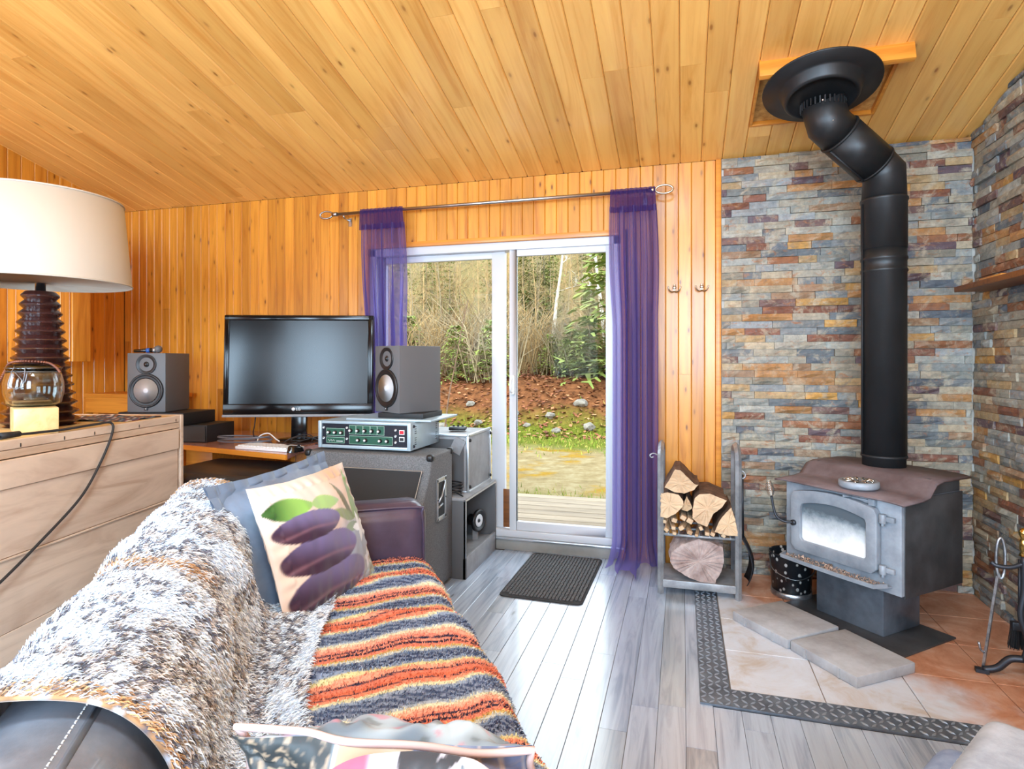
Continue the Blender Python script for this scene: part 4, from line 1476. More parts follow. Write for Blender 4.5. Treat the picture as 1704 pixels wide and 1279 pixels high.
def lp(cx_, cy_):
    return ((cx_ - 170) * 0.00078 - 0.115, 0.337 + (703 - cy_) * 0.00078)
def log(name, label, poly, y0, y1, mats=('bark', 'bark_cut'), ring=0.006, group=None, cat='firewood'):
    P = [lp(*p) for p in poly]
    dense = []
    for i in range(len(P)):
        a, c = P[i], P[(i + 1) % len(P)]
        m = max(1, int(math.hypot(c[0] - a[0], c[1] - a[1]) / 0.012))
        for q in range(m):
            t = q / m
            dense.append((a[0] + (c[0] - a[0]) * t + random.uniform(-1, 1) * 0.0012, a[1] + (c[1] - a[1]) * t + random.uniform(-1, 1) * 0.0012))
    cxm = sum(p[0] for p in dense) / len(dense)
    czm = sum(p[1] for p in dense) / len(dense)
    n = len(dense)
    b = MB()
    ns = 7
    rows = []
    for k_ in range(ns):
        t = k_ / (ns - 1)
        y = y0 + (y1 - y0) * t
        sc = 1.0 + 0.03 * math.sin(t * 7 + cxm * 50)
        rows.append([(cxm + (x - cxm) * sc + random.uniform(-1, 1) * ring * 0.25 * (k_ > 0), y + (random.uniform(-1, 1) * 0.003), czm + (z - czm) * sc + random.uniform(-1, 1) * ring * 0.25 * (k_ > 0)) for x, z in dense])
    vs = [p for r_ in rows for p in r_]
    fs = [(k_ * n + i, k_ * n + (i + 1) % n, (k_ + 1) * n + (i + 1) % n, (k_ + 1) * n + i) for k_ in range(ns - 1) for i in range(n)]
    root = thing(name, label, cat, (0, 0, 0), group=group)
    raw('bark', vs, fs, mats[0], root, smooth=False)
    # end faces with a slight dish and split cracks
    for y, row, sg in ((y0, rows[0], -1), (y1, rows[-1], 1)):
        c0 = (cxm, y + 0.002 * sg, czm)
        inner_ = [(cxm + (p[0] - cxm) * 0.55, p[1] + sg * random.uniform(-0.003, 0.003), czm + (p[2] - czm) * 0.55) for p in row]
        raw('end_grain', row + inner_ + [c0], [(i, (i + 1) % n, n + (i + 1) % n, n + i) for i in range(n)] + [(n + i, n + (i + 1) % n, 2 * n) for i in range(n)], mats[1], root, smooth=False)
    return root
log('split_log', 'split log with pale wedge face on top of the rack pile', [(193, 380), (265, 248), (300, 250), (400, 345), (425, 350), (395, 388), (330, 415), (260, 412)], 3.40, 3.69)
log('split_log', 'half round split log at the curtain side of the upper shelf', [(165, 425), (215, 412), (290, 425), (322, 470), (318, 505), (265, 560), (210, 592), (168, 585)], 3.39, 3.70)
log('split_log', 'large half round log with weathered rings in the middle of the pile', [(385, 520), (398, 440), (430, 410), (500, 402), (560, 425), (608, 445), (570, 500), (520, 540), (480, 632), (420, 612), (385, 580)], 3.385, 3.71)
log('split_log', 'pale triangular split log at the stove side of the pile', [(527, 668), (560, 590), (590, 545), (640, 488), (662, 560), (690, 688), (600, 686)], 3.395, 3.70)
log('split_log', 'dark narrow split log wedged between two larger ones', [(308, 535), (345, 440), (384, 520), (350, 545)], 3.42, 3.70)
log('split_log', 'big grey frayed log lying alone on the bottom tray', [(225, 905), (235, 840), (300, 780), (420, 730), (500, 742), (590, 772), (598, 870), (575, 960), (545, 1010), (528, 1060), (430, 1034), (330, 1000), (250, 950)], 3.41, 3.69, mats=('grey_log', 'grey_log'), ring=0.02)
for i, (cx_, cy_, s, a) in enumerate([(262, 612, .028, .3), (322, 588, .03, .5), (366, 606, .032, .5), (308, 660, .028, -.6), (366, 684, .026, .4), (256, 662, .022, .1), (262, 700, .020, .2), (206, 682, .024, .7), (440, 650, .022, 1.0), (482, 688, .024, .1), (516, 684, .024, .4), (590, 694, .022, .5), (192, 625, .022, .2), (410, 700, .018, .1)]):
    x, z = lp(cx_, cy_)
    t = thing('kindling_stick', 'thin split kindling stick under the logs of the rack', 'kindling', (x, 3.385 + random.uniform(0, 0.02), z), group='kindling on the rack shelf', rot=(random.uniform(-.03, .03), a, random.uniform(-.15, .15)))
    L = random.uniform(0.26, 0.32)
    MB().bx(-s / 2, s / 2, 0, L, -s / 2 * .8, s / 2 * .8).build('stick', 'bark_cut', t, bevel=0.002, seg=1)

# ================================================================== FIRE TOOLS, SHELF
ts_ = thing('fire_tool_stand', 'black wrought iron fire tool stand with brass knob', 'tool stand', (1.320, 2.868, 0.0045))
for a in (PI * 0.93, PI * 1.6, PI * 0.3):
    c, s = math.cos(a), math.sin(a)
    b = MB()
    pth = smoothpath([(0.0, 0, 0.085), (0.045 * c, 0.045 * s, 0.075), (0.085 * c, 0.085 * s, 0.03), (0.13 * c, 0.13 * s, 0.012)], 5)
    b.tube(pth, [0.014] * len(pth), 6)
    b.box((0.135 * c, 0.135 * s, 0.008), (0.045, 0.03, 0.014), rz=a)
    b.build('foot', 'iron', ts_, bevel=0.0)
MB().tube(smoothpath([(0, 0, 0.08), (0.012, 0, 0.16), (-0.012, 0, 0.26), (0, 0, 0.36), (0, 0, 0.50)], 5), 0.011, 10).build('post', 'iron', ts_)
MB().lathe([(0.0, 0.50), (0.018, 0.50), (0.012, 0.515), (0.016, 0.535), (0.014, 0.56), (0.010, 0.57), (0.017, 0.585), (0.017, 0.60), (0.008, 0.612), (0, 0.614)], 20).build('knob', 'brass', ts_)
for a in (PI * 0.83, PI * 1.75, PI * 0.25):
    c, s = math.cos(a), math.sin(a)
    MB().tube(smoothpath([(0, 0, 0.47), (0.04 * c, 0.04 * s, 0.445), (0.085 * c, 0.085 * s, 0.44), (0.105 * c, 0.105 * s, 0.452)], 4), 0.009, 8).build('hook_arm', 'iron', ts_)
pk = thing('poker', 'bright steel poker leaning on the fire tool stand', 'poker', (0, 0, 0))
MB().tube([(1.205, 2.928, 0.012), (1.252, 2.918, 0.40)], 0.0065, 4, smooth=False).build('shaft', 'steel', pk)
lp_pts = [(1.252 + 0.010 + 0.0 + 0.016 * math.sin(t) * 1.0, 2.917, 0.475 - 0.085 * math.cos(t)) for t in np.linspace(0, 2 * PI, 24, endpoint=False)]
MB().tube(lp_pts, 0.006, 6, closed=True).build('loop_handle', 'steel', pk)
MB().tube(smoothpath([(1.208, 2.927, 0.075), (1.196, 2.928, 0.085), (1.190, 2.93, 0.115)], 4), 0.005, 6).build('barb', 'steel', pk)
br = thing('hearth_brush', 'black bristled hearth brush hanging from the tool stand', 'brush', (1.352, 2.972, 0))
MB().cyl((0, 0, 0.19), (0, 0, 0.46), 0.006, n=8).build('handle', 'iron', br)
MB().bx(-0.03, 0.03, -0.014, 0.014, 0.165, 0.20).build('block', 'iron', br, bevel=0.004)
b = MB()
for q in range(160):
    x, y = random.uniform(-.028, .028), random.uniform(-.012, .012)
    b.tube([(x, y, 0.17), (x * 1.35 + random.uniform(-.004, .004), y * 1.5, 0.085 + random.uniform(0, .012))], 0.0016, 3, caps=False, smooth=False)
b.build('bristles', 'black', br)['kind'] = 'stuff'
shelf = thing('mantel_shelf', 'rough pine shelf board on the slate wall beside the stove pipe', 'shelf', (0, 0, 0))
MB().bx(1.375, XR + 0.004, 2.2, 3.66, 1.650, 1.678).build('board', 'brown_board', shelf, bevel=0.004)
tag(MB().bx(1.47, 1.53, 3.40, 3.62, 1.678, 1.712).build('wood_offcut', 'pine_trim', bevel=0.004), 'short pine offcut lying on the shelf by the stone corner', 'wood block')

# ================================================================== CUSHIONS (shared builder)
def cushion(name, label, center, X, Y, w, h, t, print_fn=None, mat='flange_cloth', piping=None, flange=0.0, n=70, seed=0, back_fn=None, wrinkle=0.004, conv=0.0):
    X = Vector(X).normalized()
    Y = Vector(Y)
    Y = (Y - X * Y.dot(X)).normalized()
    Z = X.cross(Y)
    F = Matrix((X, Y, Z)).transposed().to_4x4()
    F.translation = Vector(center)
    root = thing(name, label, 'cushion')
    root.matrix_world = F
    lim = 1.0
    def outline(a, c):
        ex = 1 - 0.055 * (1 - c * c) * (abs(a) ** 2)
        ey = 1 - 0.055 * (1 - a * a) * (abs(c) ** 2)
        if conv:
            ex = ey = 1 - conv * a * a * c * c
        wv = wrinkle * 0.9 * noise.noise(Vector((a * 2.6 + seed, c * 2.6, 31)))
        return a * w / 2 * ex + wv, c * h / 2 * ey + wv
    for side, fn in ((1, print_fn), (-1, back_fn or print_fn)):
        vs, cc = [], []
        for i in range(n):
            for j in range(n):
                a, c = -1 + 2 * i / (n - 1), -1 + 2 * j / (n - 1)
                x, y = outline(a, c)
                ai, ci = (min(1, abs(a) / (1 - flange)), min(1, abs(c) / (1 - flange))) if flange else (abs(a), abs(c))
                prof_ = ((1 - ai ** 2.2) * (1 - ci ** 2.2))
                z = t / 2 * max(0, prof_) ** 0.72
                wr = noise.noise(Vector((a * 2.2 + seed, c * 2.2, seed))) * wrinkle * 2 + noise.noise(Vector((a * 7 + seed, c * 3.0, seed + 5))) * wrinkle
                edge = max(ai, ci)
                z += wr * min(1, (1 - max(abs(a), abs(c))) * 6)
                if edge > 0.8 and not flange:
                    z += 0.004 * math.sin((a if ci > ai else c) * 34 + seed) * (1 - max(abs(a), abs(c))) * 5
                if flange and edge >= 1:
                    z = 0.0045 * math.sin((a if ci > ai else c) * 15 + seed) + 0.002 * side
                vs.append((x, y, z * side))
                if fn:
                    cc.append(fn((a + 1) / 2, (c + 1) / 2))
        o = raw('front_cover' if side > 0 else 'back_cover', vs, gridfaces(n, n) if side > 0 else [f[::-1] for f in gridfaces(n, n)], 'fabric_print' if fn else mat, root, np.array(cc) if fn else None)
    if piping:
        pts = []
        for q in range(120):
            a = q / 120 * 4
            k_ = int(a)
            f_ = (a - k_) * 2 - 1
            ac = [(f_, -1), (1, f_), (-f_, 1), (-1, -f_)][k_]
            x, y = outline(*ac)
            pts.append((x * 1.003, y * 1.003, noise.noise(Vector((ac[0] * 1.7 + seed, ac[1] * 1.7, 0))) * wrinkle * 1.5))
        MB().tube(pts, 0.0055, 8, closed=True).build('piping', piping, root)
    return root
L3 = lambda c: np.array(lin(c))
def sstep(a, b_, x):
    t = min(1, max(0, (x - a) / (b_ - a)))
    return t * t * (3 - 2 * t)
def ell(u, v, cu, cv, ru, rv, ang=0.0):
    du, dv = u - cu, v - cv
    c, s = math.cos(ang), math.sin(ang)
    a, b_ = (du * c + dv * s) / ru, (-du * s + dv * c) / rv
    return math.hypot(a, b_), a, b_
def over(base, col, f):
    return base * (1 - f) + col * f
def leafshape(u, v, u0, v0, u1, v1, wd):
    dx, dy = u1 - u0, v1 - v0
    L = math.hypot(dx, dy)
    t = ((u - u0) * dx + (v - v0) * dy) / L / L
    d = abs((u - u0) * dy - (v - v0) * dx) / L
    if t <= 0 or t >= 1:
        return 0.0, t
    ww = wd * math.sin(PI * t ** 0.8)
    return 1 - sstep(ww * 0.85, ww + 0.004, d), t
def zen_print(u, v):
    c = over(L3((232, 206, 188)), L3((238, 232, 226)), sstep(0.55, 0.9, v) * (0.5 + 0.5 * math.sin(u * 5 + 1)))
    c = over(c, L3((214, 166, 120)), (1 - sstep(0.0, 0.26, math.hypot(u - 0.78, (v - 0.95) * 0.8))) * 0.8)
    c = over(c, L3((150, 166, 186)), sstep(0.48, 0.72, u + 0.25 * (0.6 - v)) * (1 - sstep(0.45, 0.7, v)) * 0.9)
    c = over(c, L3((176, 192, 150)), sstep(0.75, 1.0, u) * (1 - sstep(0.1, 0.35, v)) * 0.7)
    for (a, b_, a2, b2, wd, g) in ((0.80, 0.52, 0.93, 0.95, 0.055, (122, 160, 78)), (0.78, 0.55, 0.66, 0.88, 0.030, (96, 92, 44)), (0.80, 0.55, 0.52, 0.66, 0.05, (126, 144, 86)), (0.82, 0.52, 1.0, 0.60, 0.06, (150, 172, 124)), (0.80, 0.5, 0.60, 0.48, 0.04, (132, 150, 120))):
        f, t = leafshape(u, v, a, b_, a2, b2, wd)
        c = over(c, L3(g) * (0.75 + 0.5 * t), f * 0.92)
    f, t = leafshape(u, v, 0.02, 0.80, 0.42, 0.76, 0.085)
    c = over(c, over(L3((50, 96, 40)), L3((150, 200, 96)), sstep(0.1, 0.7, t)), f)
    f, t = leafshape(u, v, 0.38, 0.76, 0.66, 0.72, 0.06)
    c = over(c, L3((164, 200, 124)), f)
    for (cu, cv, ru, rv, an) in ((0.42, 0.16, 0.40, 0.17, -0.02), (0.37, 0.41, 0.35, 0.135, -0.03), (0.31, 0.62, 0.29, 0.105, -0.03)):
        d, a, b_ = ell(u, v, cu, cv, ru, rv, an)
        f = 1 - sstep(0.94, 1.0, d)
        sh_ = over(L3((62, 36, 58)), L3((122, 112, 156)), sstep(-0.4, 0.9, 0.55 * a + 0.75 * b_ + 0.15))
        sh_ = over(sh_, L3((168, 120, 132)), math.exp(-((b_ + 0.25 + 0.25 * a * a) / 0.10) ** 2) * 0.35)
        c = over(c, sh_, f)
    for (fu, fv, sc, cl) in ((0.84, 0.46, 0.13, (240, 246, 250)), (0.90, 0.20, 0.09, (222, 230, 238))):
        for q in range(5):
            a = q * 2 * PI / 5 + 0.5
            f, t = leafshape(u, v, fu, fv, fu + sc * math.cos(a), fv + sc * math.sin(a), sc * 0.24)
            c = over(c, L3(cl), f)
    return c * 0.86
def paint_print(u, v):
    nn = noise.noise(Vector((u * 9, v * 9, 2)))
    n2_ = noise.noise(Vector((u * 42, v * 42, 7)))
    c = over(L3((64, 76, 84)), L3((104, 118, 124)), sstep(-.3, .4, nn))
    if u < 0.33:
        c = over(L3((44, 50, 52)), L3((176, 154, 128)), sstep(0.12, 0.3, n2_) * (0.7 if v > 0.35 else 0.2))
    d = min(math.hypot(u - 0.30 + 0.05 * q, v - 0.56 - 0.06 * r_) for q in range(5) for r_ in range(4) if (q + r_) % 2 == 0)
    c = over(c, L3((150, 44, 56)), (1 - sstep(0.026, 0.032, d)) * (1 if v < 0.86 - u * 0.1 else 0))
    if 0.345 < u < 0.60:
        c = over(L3((176, 150, 122)), L3((150, 122, 96)), sstep(-.2, .3, noise.noise(Vector((u * 4, v * 14, 1)))))
    if 0.335 < u < 0.352:
        c = L3((222, 200, 180))
    if u > 0.60:
        c = over(L3((74, 84, 112)), L3((112, 122, 150)), sstep(-.3, .4, nn))
        if abs(math.sin(u * 40)) > 0.97:
            c = L3((150, 140, 140))
    return c
def paint_back(u, v):
    nn = noise.noise(Vector((u * 6, v * 6, 12)))
    n2_ = noise.noise(Vector((u * 15, v * 15, 17)))
    c = over(L3((96, 114, 130)), L3((166, 182, 192)), sstep(-.25, .35, nn))
    c = over(c, L3((190, 110, 130)), sstep(0.22, 0.4, n2_) * 0.7)
    return over(c, L3((60, 70, 66)), sstep(0.25, 0.4, -n2_) * 0.5)
def floral_print(u, v):
    c = L3((206, 200, 208))
    c = over(c, L3((226, 84, 110)), 1 - sstep(0.20, 0.26, math.hypot(u - 0.10, (v - 0.92) * 1.1)))
    for q in range(11):
        a = 2.75 - q * 0.27
        f, t = leafshape(u, v, 0.46, 0.90, 0.46 + 0.34 * math.cos(a - 1.2), 0.90 + 0.34 * math.sin(a - 1.2) * 0.9, 0.022)
        c = over(c, L3((44, 46, 52)), f)
    for (a, b_, a2, b2, wd) in ((0.62, 0.80, 0.98, 0.98, 0.07), (0.70, 0.98, 0.98, 0.70, 0.06), (0.35, 0.60, 0.55, 0.30, 0.06), (0.15, 0.55, 0.02, 0.25, 0.06)):
        f, t = leafshape(u, v, a, b_, a2, b2, wd)
        c = over(c, L3((66, 82, 88)), f)
    f, t = leafshape(u, v, 0.5, 0.72, 0.62, 0.98, 0.03)
    return c

cushion('flanged_cushion', 'plain slate blue flanged cushion behind the pebble print cushion', (-1.345, 1.850, 0.652), (0.03, 1, 0.04), (-0.36, -0.09, 0.93), 0.62, 0.54, 0.13, mat='flange_cloth', flange=0.12, seed=3, wrinkle=0.006)
cushion('print_cushion', 'satin cushion printed with purple stones, green leaves and a white flower', (-1.235, 1.830, 0.665), (0.02, 1, 0.0), (-0.335, -0.115, 0.935), 0.535, 0.47, 0.155, print_fn=zen_print, n=110, seed=8)
cushion('painted_cushion', 'piped cushion with a dark fruit and shutter picture on the striped blanket', (-0.425, 0.825, 0.612), (0.974, 0.227, 0), (0.06, -0.42, 1), 0.435, 0.30, 0.19, print_fn=paint_print, back_fn=paint_back, piping='piping', n=100, seed=15, wrinkle=0.013)
cushion('floral_cushion', 'white cushion with black fan leaves and a pink corner nearest the camera', (-0.315, 0.650, 0.645), (0.974, 0.227, 0), (0.0, 0.22, 1), 0.30, 0.32, 0.16, print_fn=floral_print, n=100, seed=22, conv=0.22)

# ================================================================== SOFA
CA = math.atan2(-0.82, 0.57)
CO = Vector((-1.07, 2.32, 0))
sofa = thing('sofa', 'dark aubergine leather sofa under a fur throw and striped blanket', 'sofa', CO, CA)
MB().bx(-0.2, 2.2, -0.90, -0.02, 0.07, 0.30).build('frame_base', 'leather', sofa, bevel=0.02)
for s0 in (0.005, 1.0):
    MB().bx(s0, s0 + 0.99, -0.66, 0.02, 0.27, 0.435).build('seat_cushion', 'leather', sofa, bevel=0.045, seg=4)
for s0 in (-0.2, 2.0):
    a = MB().bx(s0, s0 + 0.2, -0.87, 0.035, 0.07, 0.685).build('arm', 'leather', sofa, bevel=0.07, seg=5)
    sx = s0 + (0.2 if s0 < 0 else 0.0)
    MB().tube(smoothpath([(sx - 0.020, -0.55, 0.667), (sx - 0.020, -0.04, 0.667), (sx - 0.020, 0.010, 0.63), (sx - 0.020, 0.017, 0.45), (sx - 0.020, 0.017, 0.20)], 5), 0.0055, 8).build('welt', 'leather', a)
for xx in (-0.14, 2.14):
    for yy_ in (-0.86, -0.08):
        MB().lathe([(0.018, 0.0), (0.026, 0.072), (0, 0.072)], 14, c=(xx, yy_, 0)).build('foot', 'black', sofa)
BP = [(-0.60, 0.28), (-0.60, 0.45), (-0.625, 0.58), (-0.665, 0.70), (-0.71, 0.765), (-0.77, 0.79), (-0.84, 0.785), (-0.895, 0.74), (-0.915, 0.62), (-0.915, 0.45), (-0.91, 0.08), (-0.62, 0.08)]
def extrude_profile(P, s0, s1, n, endround=0.04):
    vs = []
    cn = sum(p[0] for p in P) / len(P)
    cz = sum(p[1] for p in P) / len(P)
    ss = [s0, s0 + endround * 0.3, s0 + endround] + list(np.linspace(s0 + endround * 2, s1 - endround * 2, n)) + [s1 - endround, s1 - endround * 0.3, s1]
    for i, s in enumerate(ss):
        d = min(s - s0, s1 - s)
        k_ = 1 - 0.10 * (1 - min(1, d / endround)) ** 2
        for (a, z) in P:
            vs.append((s, cn + (a - cn) * k_, cz + (z - cz) * k_))
    m = len(P)
    fs = [(i * m + j, (i + 1) * m + j, (i + 1) * m + (j + 1) % m, i * m + (j + 1) % m) for i in range(len(ss) - 1) for j in range(m)]
    fs += [tuple(range(m)), tuple((len(ss) - 1) * m + j for j in range(m - 1, -1, -1))]
    return vs, fs
def cr_profile(P, k_=4):
    return [(p.x, p.y) for p in smoothpath([(a, c, 0) for a, c in P], k_)]
vs, fs = extrude_profile(cr_profile(BP), -0.2, 2.2, 20)
bkr = raw('backrest', vs, fs, 'leather_lit', sofa)
MB().tube([(1.40, -0.740, 0.780), (1.75, -0.740, 0.780), (2.12, -0.740, 0.780)], 0.006, 8).build('back_welt', 'leather_lit', bkr)
for dn, dz in ((-0.014, 0.006), (0.014, -0.007)):
    b = MB()
    for q in range(60):
        s = 1.42 + q * 0.0115
        b.box((s, -0.740 + dn, 0.7805 + dz), (0.0065, 0.0022, 0.0022))
    b.build('stitching', 'stitch', bkr)

# ---- fur throw over the sofa back
FP = [(-0.955, 0.36), (-0.955, 0.58), (-0.94, 0.73), (-0.885, 0.806), (-0.82, 0.822), (-0.74, 0.812), (-0.685, 0.772), (-0.645, 0.70), (-0.618, 0.60), (-0.590, 0.522), (-0.54, 0.490), (-0.47, 0.482), (-0.405, 0.478)]
fpr = [Vector((a, c, 0)) for a, c in cr_profile(FP, 6)]
nv = len(fpr)
nu = 120
S0, S1 = 0.03, 1.53
arc = [0.0]
for i in range(1, nv):
    arc.append(arc[-1] + (fpr[i] - fpr[i - 1]).length)
def fur_point(i, j):
    s = S0 + (S1 - S0) * i / (nu - 1)
    p = fpr[j]
    t = arc[j] / arc[-1]
    a = fpr[min(j + 1, nv - 1)] - fpr[max(j - 1, 0)]
    nn = Vector((-a.y, a.x)).normalized()
    if nn.y < 0 and t > 0.3:
        nn = -nn
    if t <= 0.3:
        nn = Vector((-1, 0)) if nn.x > 0 and t < 0.2 else nn
    fold = 0.012 * math.sin(s * 17 + 3 * t) * sstep(0.15, 0.5, t) + 0.016 * noise.noise(Vector((s * 5, t * 5, 1)))
    fold += 0.018 * math.exp(-((s - 0.80 + 0.5 * (t - .5)) / 0.06) ** 2) * sstep(0.4, 0.6, t)
    fold = max(fold, -0.008)
    wave = 0.05 * math.sin(s * 4.2 + 0.6) * sstep(0.80, 1.0, t) - 0.06 * sstep(1.25, 1.6, s) * sstep(0.8, 1.0, t)
    return Vector((s + 0.012 * math.sin(t * 14) * (1 if i in (0, nu - 1) else 0.3), p.x + nn.x * fold + wave, p.y + nn.y * fold + 0.006))
throw_pts = [fur_point(i, j) for i in range(nu) for j in range(nv)]
throw = thing('fur_throw', 'snow leopard faux fur throw draped over the sofa back', 'blanket', CO, CA)
cells = [(random.uniform(S0, S1), random.uniform(0, arc[-1]), random.uniform(0.75, 1.3)) for _ in range(760)]
cells_np = np.array(cells)
def leopard(S, A):
    S = np.asarray(S); A = np.asarray(A)
    d = np.full(S.shape, 9.0)
    for (cs, ca, k_) in cells:
        d = np.minimum(d, np.hypot((S - cs) / (0.024 * k_), (A - ca) / (0.016 * k_)))
    return d
def fur_colors(S, A, T, seed=0):
    r_ = np.random.default_rng(seed)
    d = leopard(S, A)
    white = L3((238, 246, 255)); grey = L3((188, 200, 218)); dark = L3((84, 84, 94)); tan = L3((196, 188, 184)); rustc = L3((196, 150, 104))
    n_ = len(S)
    c = np.tile(white, (n_, 1)) * r_.uniform(0.78, 1.08, (n_, 1))
    m = r_.random(n_) < 0.30
    c[m] = grey * r_.uniform(0.7, 1.15, (m.sum(), 1))
    ringm = (d > 0.55) & (d < 1.0) & (r_.random(n_) < 0.72)
    c[ringm] = dark * r_.uniform(0.7, 1.9, (ringm.sum(), 1))
    inm = (d <= 0.55) & (r_.random(n_) < 0.75)
    c[inm] = tan * r_.uniform(0.75, 1.2, (inm.sum(), 1))
    # brown lies bare along the parting over the crest and at the two cut edges
    part_ = np.exp(-((S - 0.84 + 0.10 * np.sin(T * 9)) / 0.035) ** 2) * (T < 0.62) + np.exp(-((S - S1) / 0.022) ** 2) + np.exp(-((S - S0) / 0.05) ** 2)
    pm = r_.random(n_) < part_ * 0.65
    c[pm] = rustc * r_.uniform(0.5, 1.25, (pm.sum(), 1))
    return np.clip(c, 0, 1)
Sg = np.array([S0 + (S1 - S0) * i / (nu - 1) for i in range(nu) for j in range(nv)])
Ag = np.array([arc[j] for i in range(nu) for j in range(nv)])
base_c = fur_colors(Sg, Ag, Ag / arc[-1], 1) * 0.8
cloth = raw('backing_cloth', throw_pts, gridfaces(nu, nv), 'fur', throw, base_c)
cloth.modifiers.new('t', 'SOLIDIFY').thickness = 0.006
PG = np.array([tuple(p) for p in throw_pts]).reshape(nu, nv, 3)
def strands(PG, n, length, width, colfn, flow, name, mat, parent, seed, lift=0.55, jitter=0.5):
    """short hairs standing on a surface grid; three-vertex-wide tapering blades"""
    r_ = np.random.default_rng(seed)
    nu_, nv_, _ = PG.shape
    du = np.linalg.norm(np.diff(PG, axis=0), axis=2)[:, :-1]
    dv = np.linalg.norm(np.diff(PG, axis=1), axis=2)[:-1, :]
    area_ = (du * dv).ravel()
    idx = r_.choice(len(area_), n, p=area_ / area_.sum())
    i = idx // (nv_ - 1)
    j = idx % (nv_ - 1)
    fu, fv = r_.random(n), r_.random(n)
    P00, P10, P01, P11 = PG[i, j], PG[i + 1, j], PG[i, j + 1], PG[i + 1, j + 1]
    a, c = fu[:, None], fv[:, None]
    P = P00 * (1 - a) * (1 - c) + P10 * a * (1 - c) + P01 * (1 - a) * c + P11 * a * c
    TU = P10 - P00
    TV = P01 - P00
    N = np.cross(TU, TV)
    N /= np.linalg.norm(N, axis=1)[:, None] + 1e-9
    TU /= np.linalg.norm(TU, axis=1)[:, None] + 1e-9
    TV /= np.linalg.norm(TV, axis=1)[:, None] + 1e-9
    D = N * lift + TV * flow[1] + TU * flow[0] + r_.normal(0, jitter, (n, 3)) * 0.5
    D /= np.linalg.norm(D, axis=1)[:, None]
    L = length * r_.uniform(0.55, 1.25, (n, 1))
    W = np.cross(D, r_.normal(0, 1, (n, 3)))
    W /= np.linalg.norm(W, axis=1)[:, None]
    W *= width * r_.uniform(0.6, 1.3, (n, 1))
    droop = np.array([0, 0, -0.18])
    Mid = P + D * L * 0.55 + N * L * 0.12
    Tip = P + D * L + droop * L
    V = np.stack([P - W, P + W, Mid - W * 0.8, Mid + W * 0.8, Tip], 1).reshape(-1, 3)
    b = np.arange(n) * 5
    faces = []
    quads = np.stack([b, b + 1, b + 3, b + 2], 1)
    tris = np.stack([b + 2, b + 3, b + 4], 1)
    me = bpy.data.meshes.new(name)
    nl = n * 7
    me.vertices.add(n * 5)
    me.vertices.foreach_set('co', V.ravel())
    loops = np.concatenate([quads.ravel(), tris.ravel()])
    me.loops.add(len(loops))
    me.loops.foreach_set('vertex_index', loops)
    me.polygons.add(2 * n)
    ls = np.concatenate([np.arange(n) * 4, n * 4 + np.arange(n) * 3])
    me.polygons.foreach_set('loop_start', ls)
    me.update(calc_edges=True)
    me.materials.append(M[mat])
    o = bpy.data.objects.new(name, me)
    COL.objects.link(o)
    o.parent = parent
    cols = colfn(i + fu, j + fv)
    cols5 = np.repeat(cols, 5, axis=0).reshape(n, 5, 3)
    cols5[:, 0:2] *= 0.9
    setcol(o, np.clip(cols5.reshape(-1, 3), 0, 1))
    o['kind'] = 'stuff'
    return o
arc_np = np.array(arc)
def fur_col(iu, jv):
    S_ = S0 + (S1 - S0) * iu / (nu - 1)
    A_ = np.interp(jv, np.arange(nv), arc_np)
    return fur_colors(S_, A_, A_ / arc[-1], 9)
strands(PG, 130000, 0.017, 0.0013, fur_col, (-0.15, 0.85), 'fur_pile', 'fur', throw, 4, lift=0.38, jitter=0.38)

# ---- striped blanket over the seat
WP = [(-0.60, 0.452), (-0.50, 0.452), (-0.35, 0.456), (-0.20, 0.458), (-0.08, 0.456), (-0.01, 0.446), (0.035, 0.415), (0.052, 0.36), (0.054, 0.30), (0.054, 0.22)]
wpr = cr_profile(WP, 9)
wnv = len(wpr)
wnu = 330
W0, W1 = 0.012, 1.98
STR = [((216, 116, 86), .014), ((60, 58, 72), .005), ((232, 140, 110), .016), ((222, 214, 176), .012), ((150, 164, 184), .012), ((76, 88, 116), .050), ((170, 180, 192), .012), ((226, 220, 190), .014), ((238, 176, 150), .020), ((232, 146, 124), .014), ((52, 52, 74), .009), ((236, 150, 124), .012), ((48, 50, 70), .012), ((228, 138, 112), .018), ((206, 176, 110), .012), ((200, 202, 194), .014), ((120, 136, 162), .014), ((62, 72, 100), .045), ((140, 154, 176), .014), ((216, 206, 156), .014), ((236, 158, 130), .020), ((60, 56, 74), .007), ((222, 130, 104), .016)]
tot = sum(w_ for _, w_ in STR)
edges_ = np.cumsum([0] + [w_ for _, w_ in STR])
scol = np.minimum(1, np.array([lin(c) for c, _ in STR]) * 1.0)
def wool_color(S_, Q_):
    Sx = S_ + 0.10 * Q_ + 0.010 * np.sin(Q_ * 9 + S_ * 7) + 0.004 * np.sin(Q_ * 41)
    ph_ = np.mod(Sx + 0.12, tot)
    k_ = np.clip(np.searchsorted(edges_, ph_, side='right') - 1, 0, len(STR) - 1)
    c = scol[k_].copy()
    chev = np.abs(np.mod(Q_ * 22 + 0, 1) - 0.5) * 0.035
    zz = np.mod(ph_ * 1.0 + chev, 0.022) < 0.010
    wide = np.array([w_ > 0.03 for _, w_ in STR])[k_]
    m = wide & zz
    c[m] = np.array(lin((136, 148, 170)))
    return c
wpts, wS, wQ = [], [], []
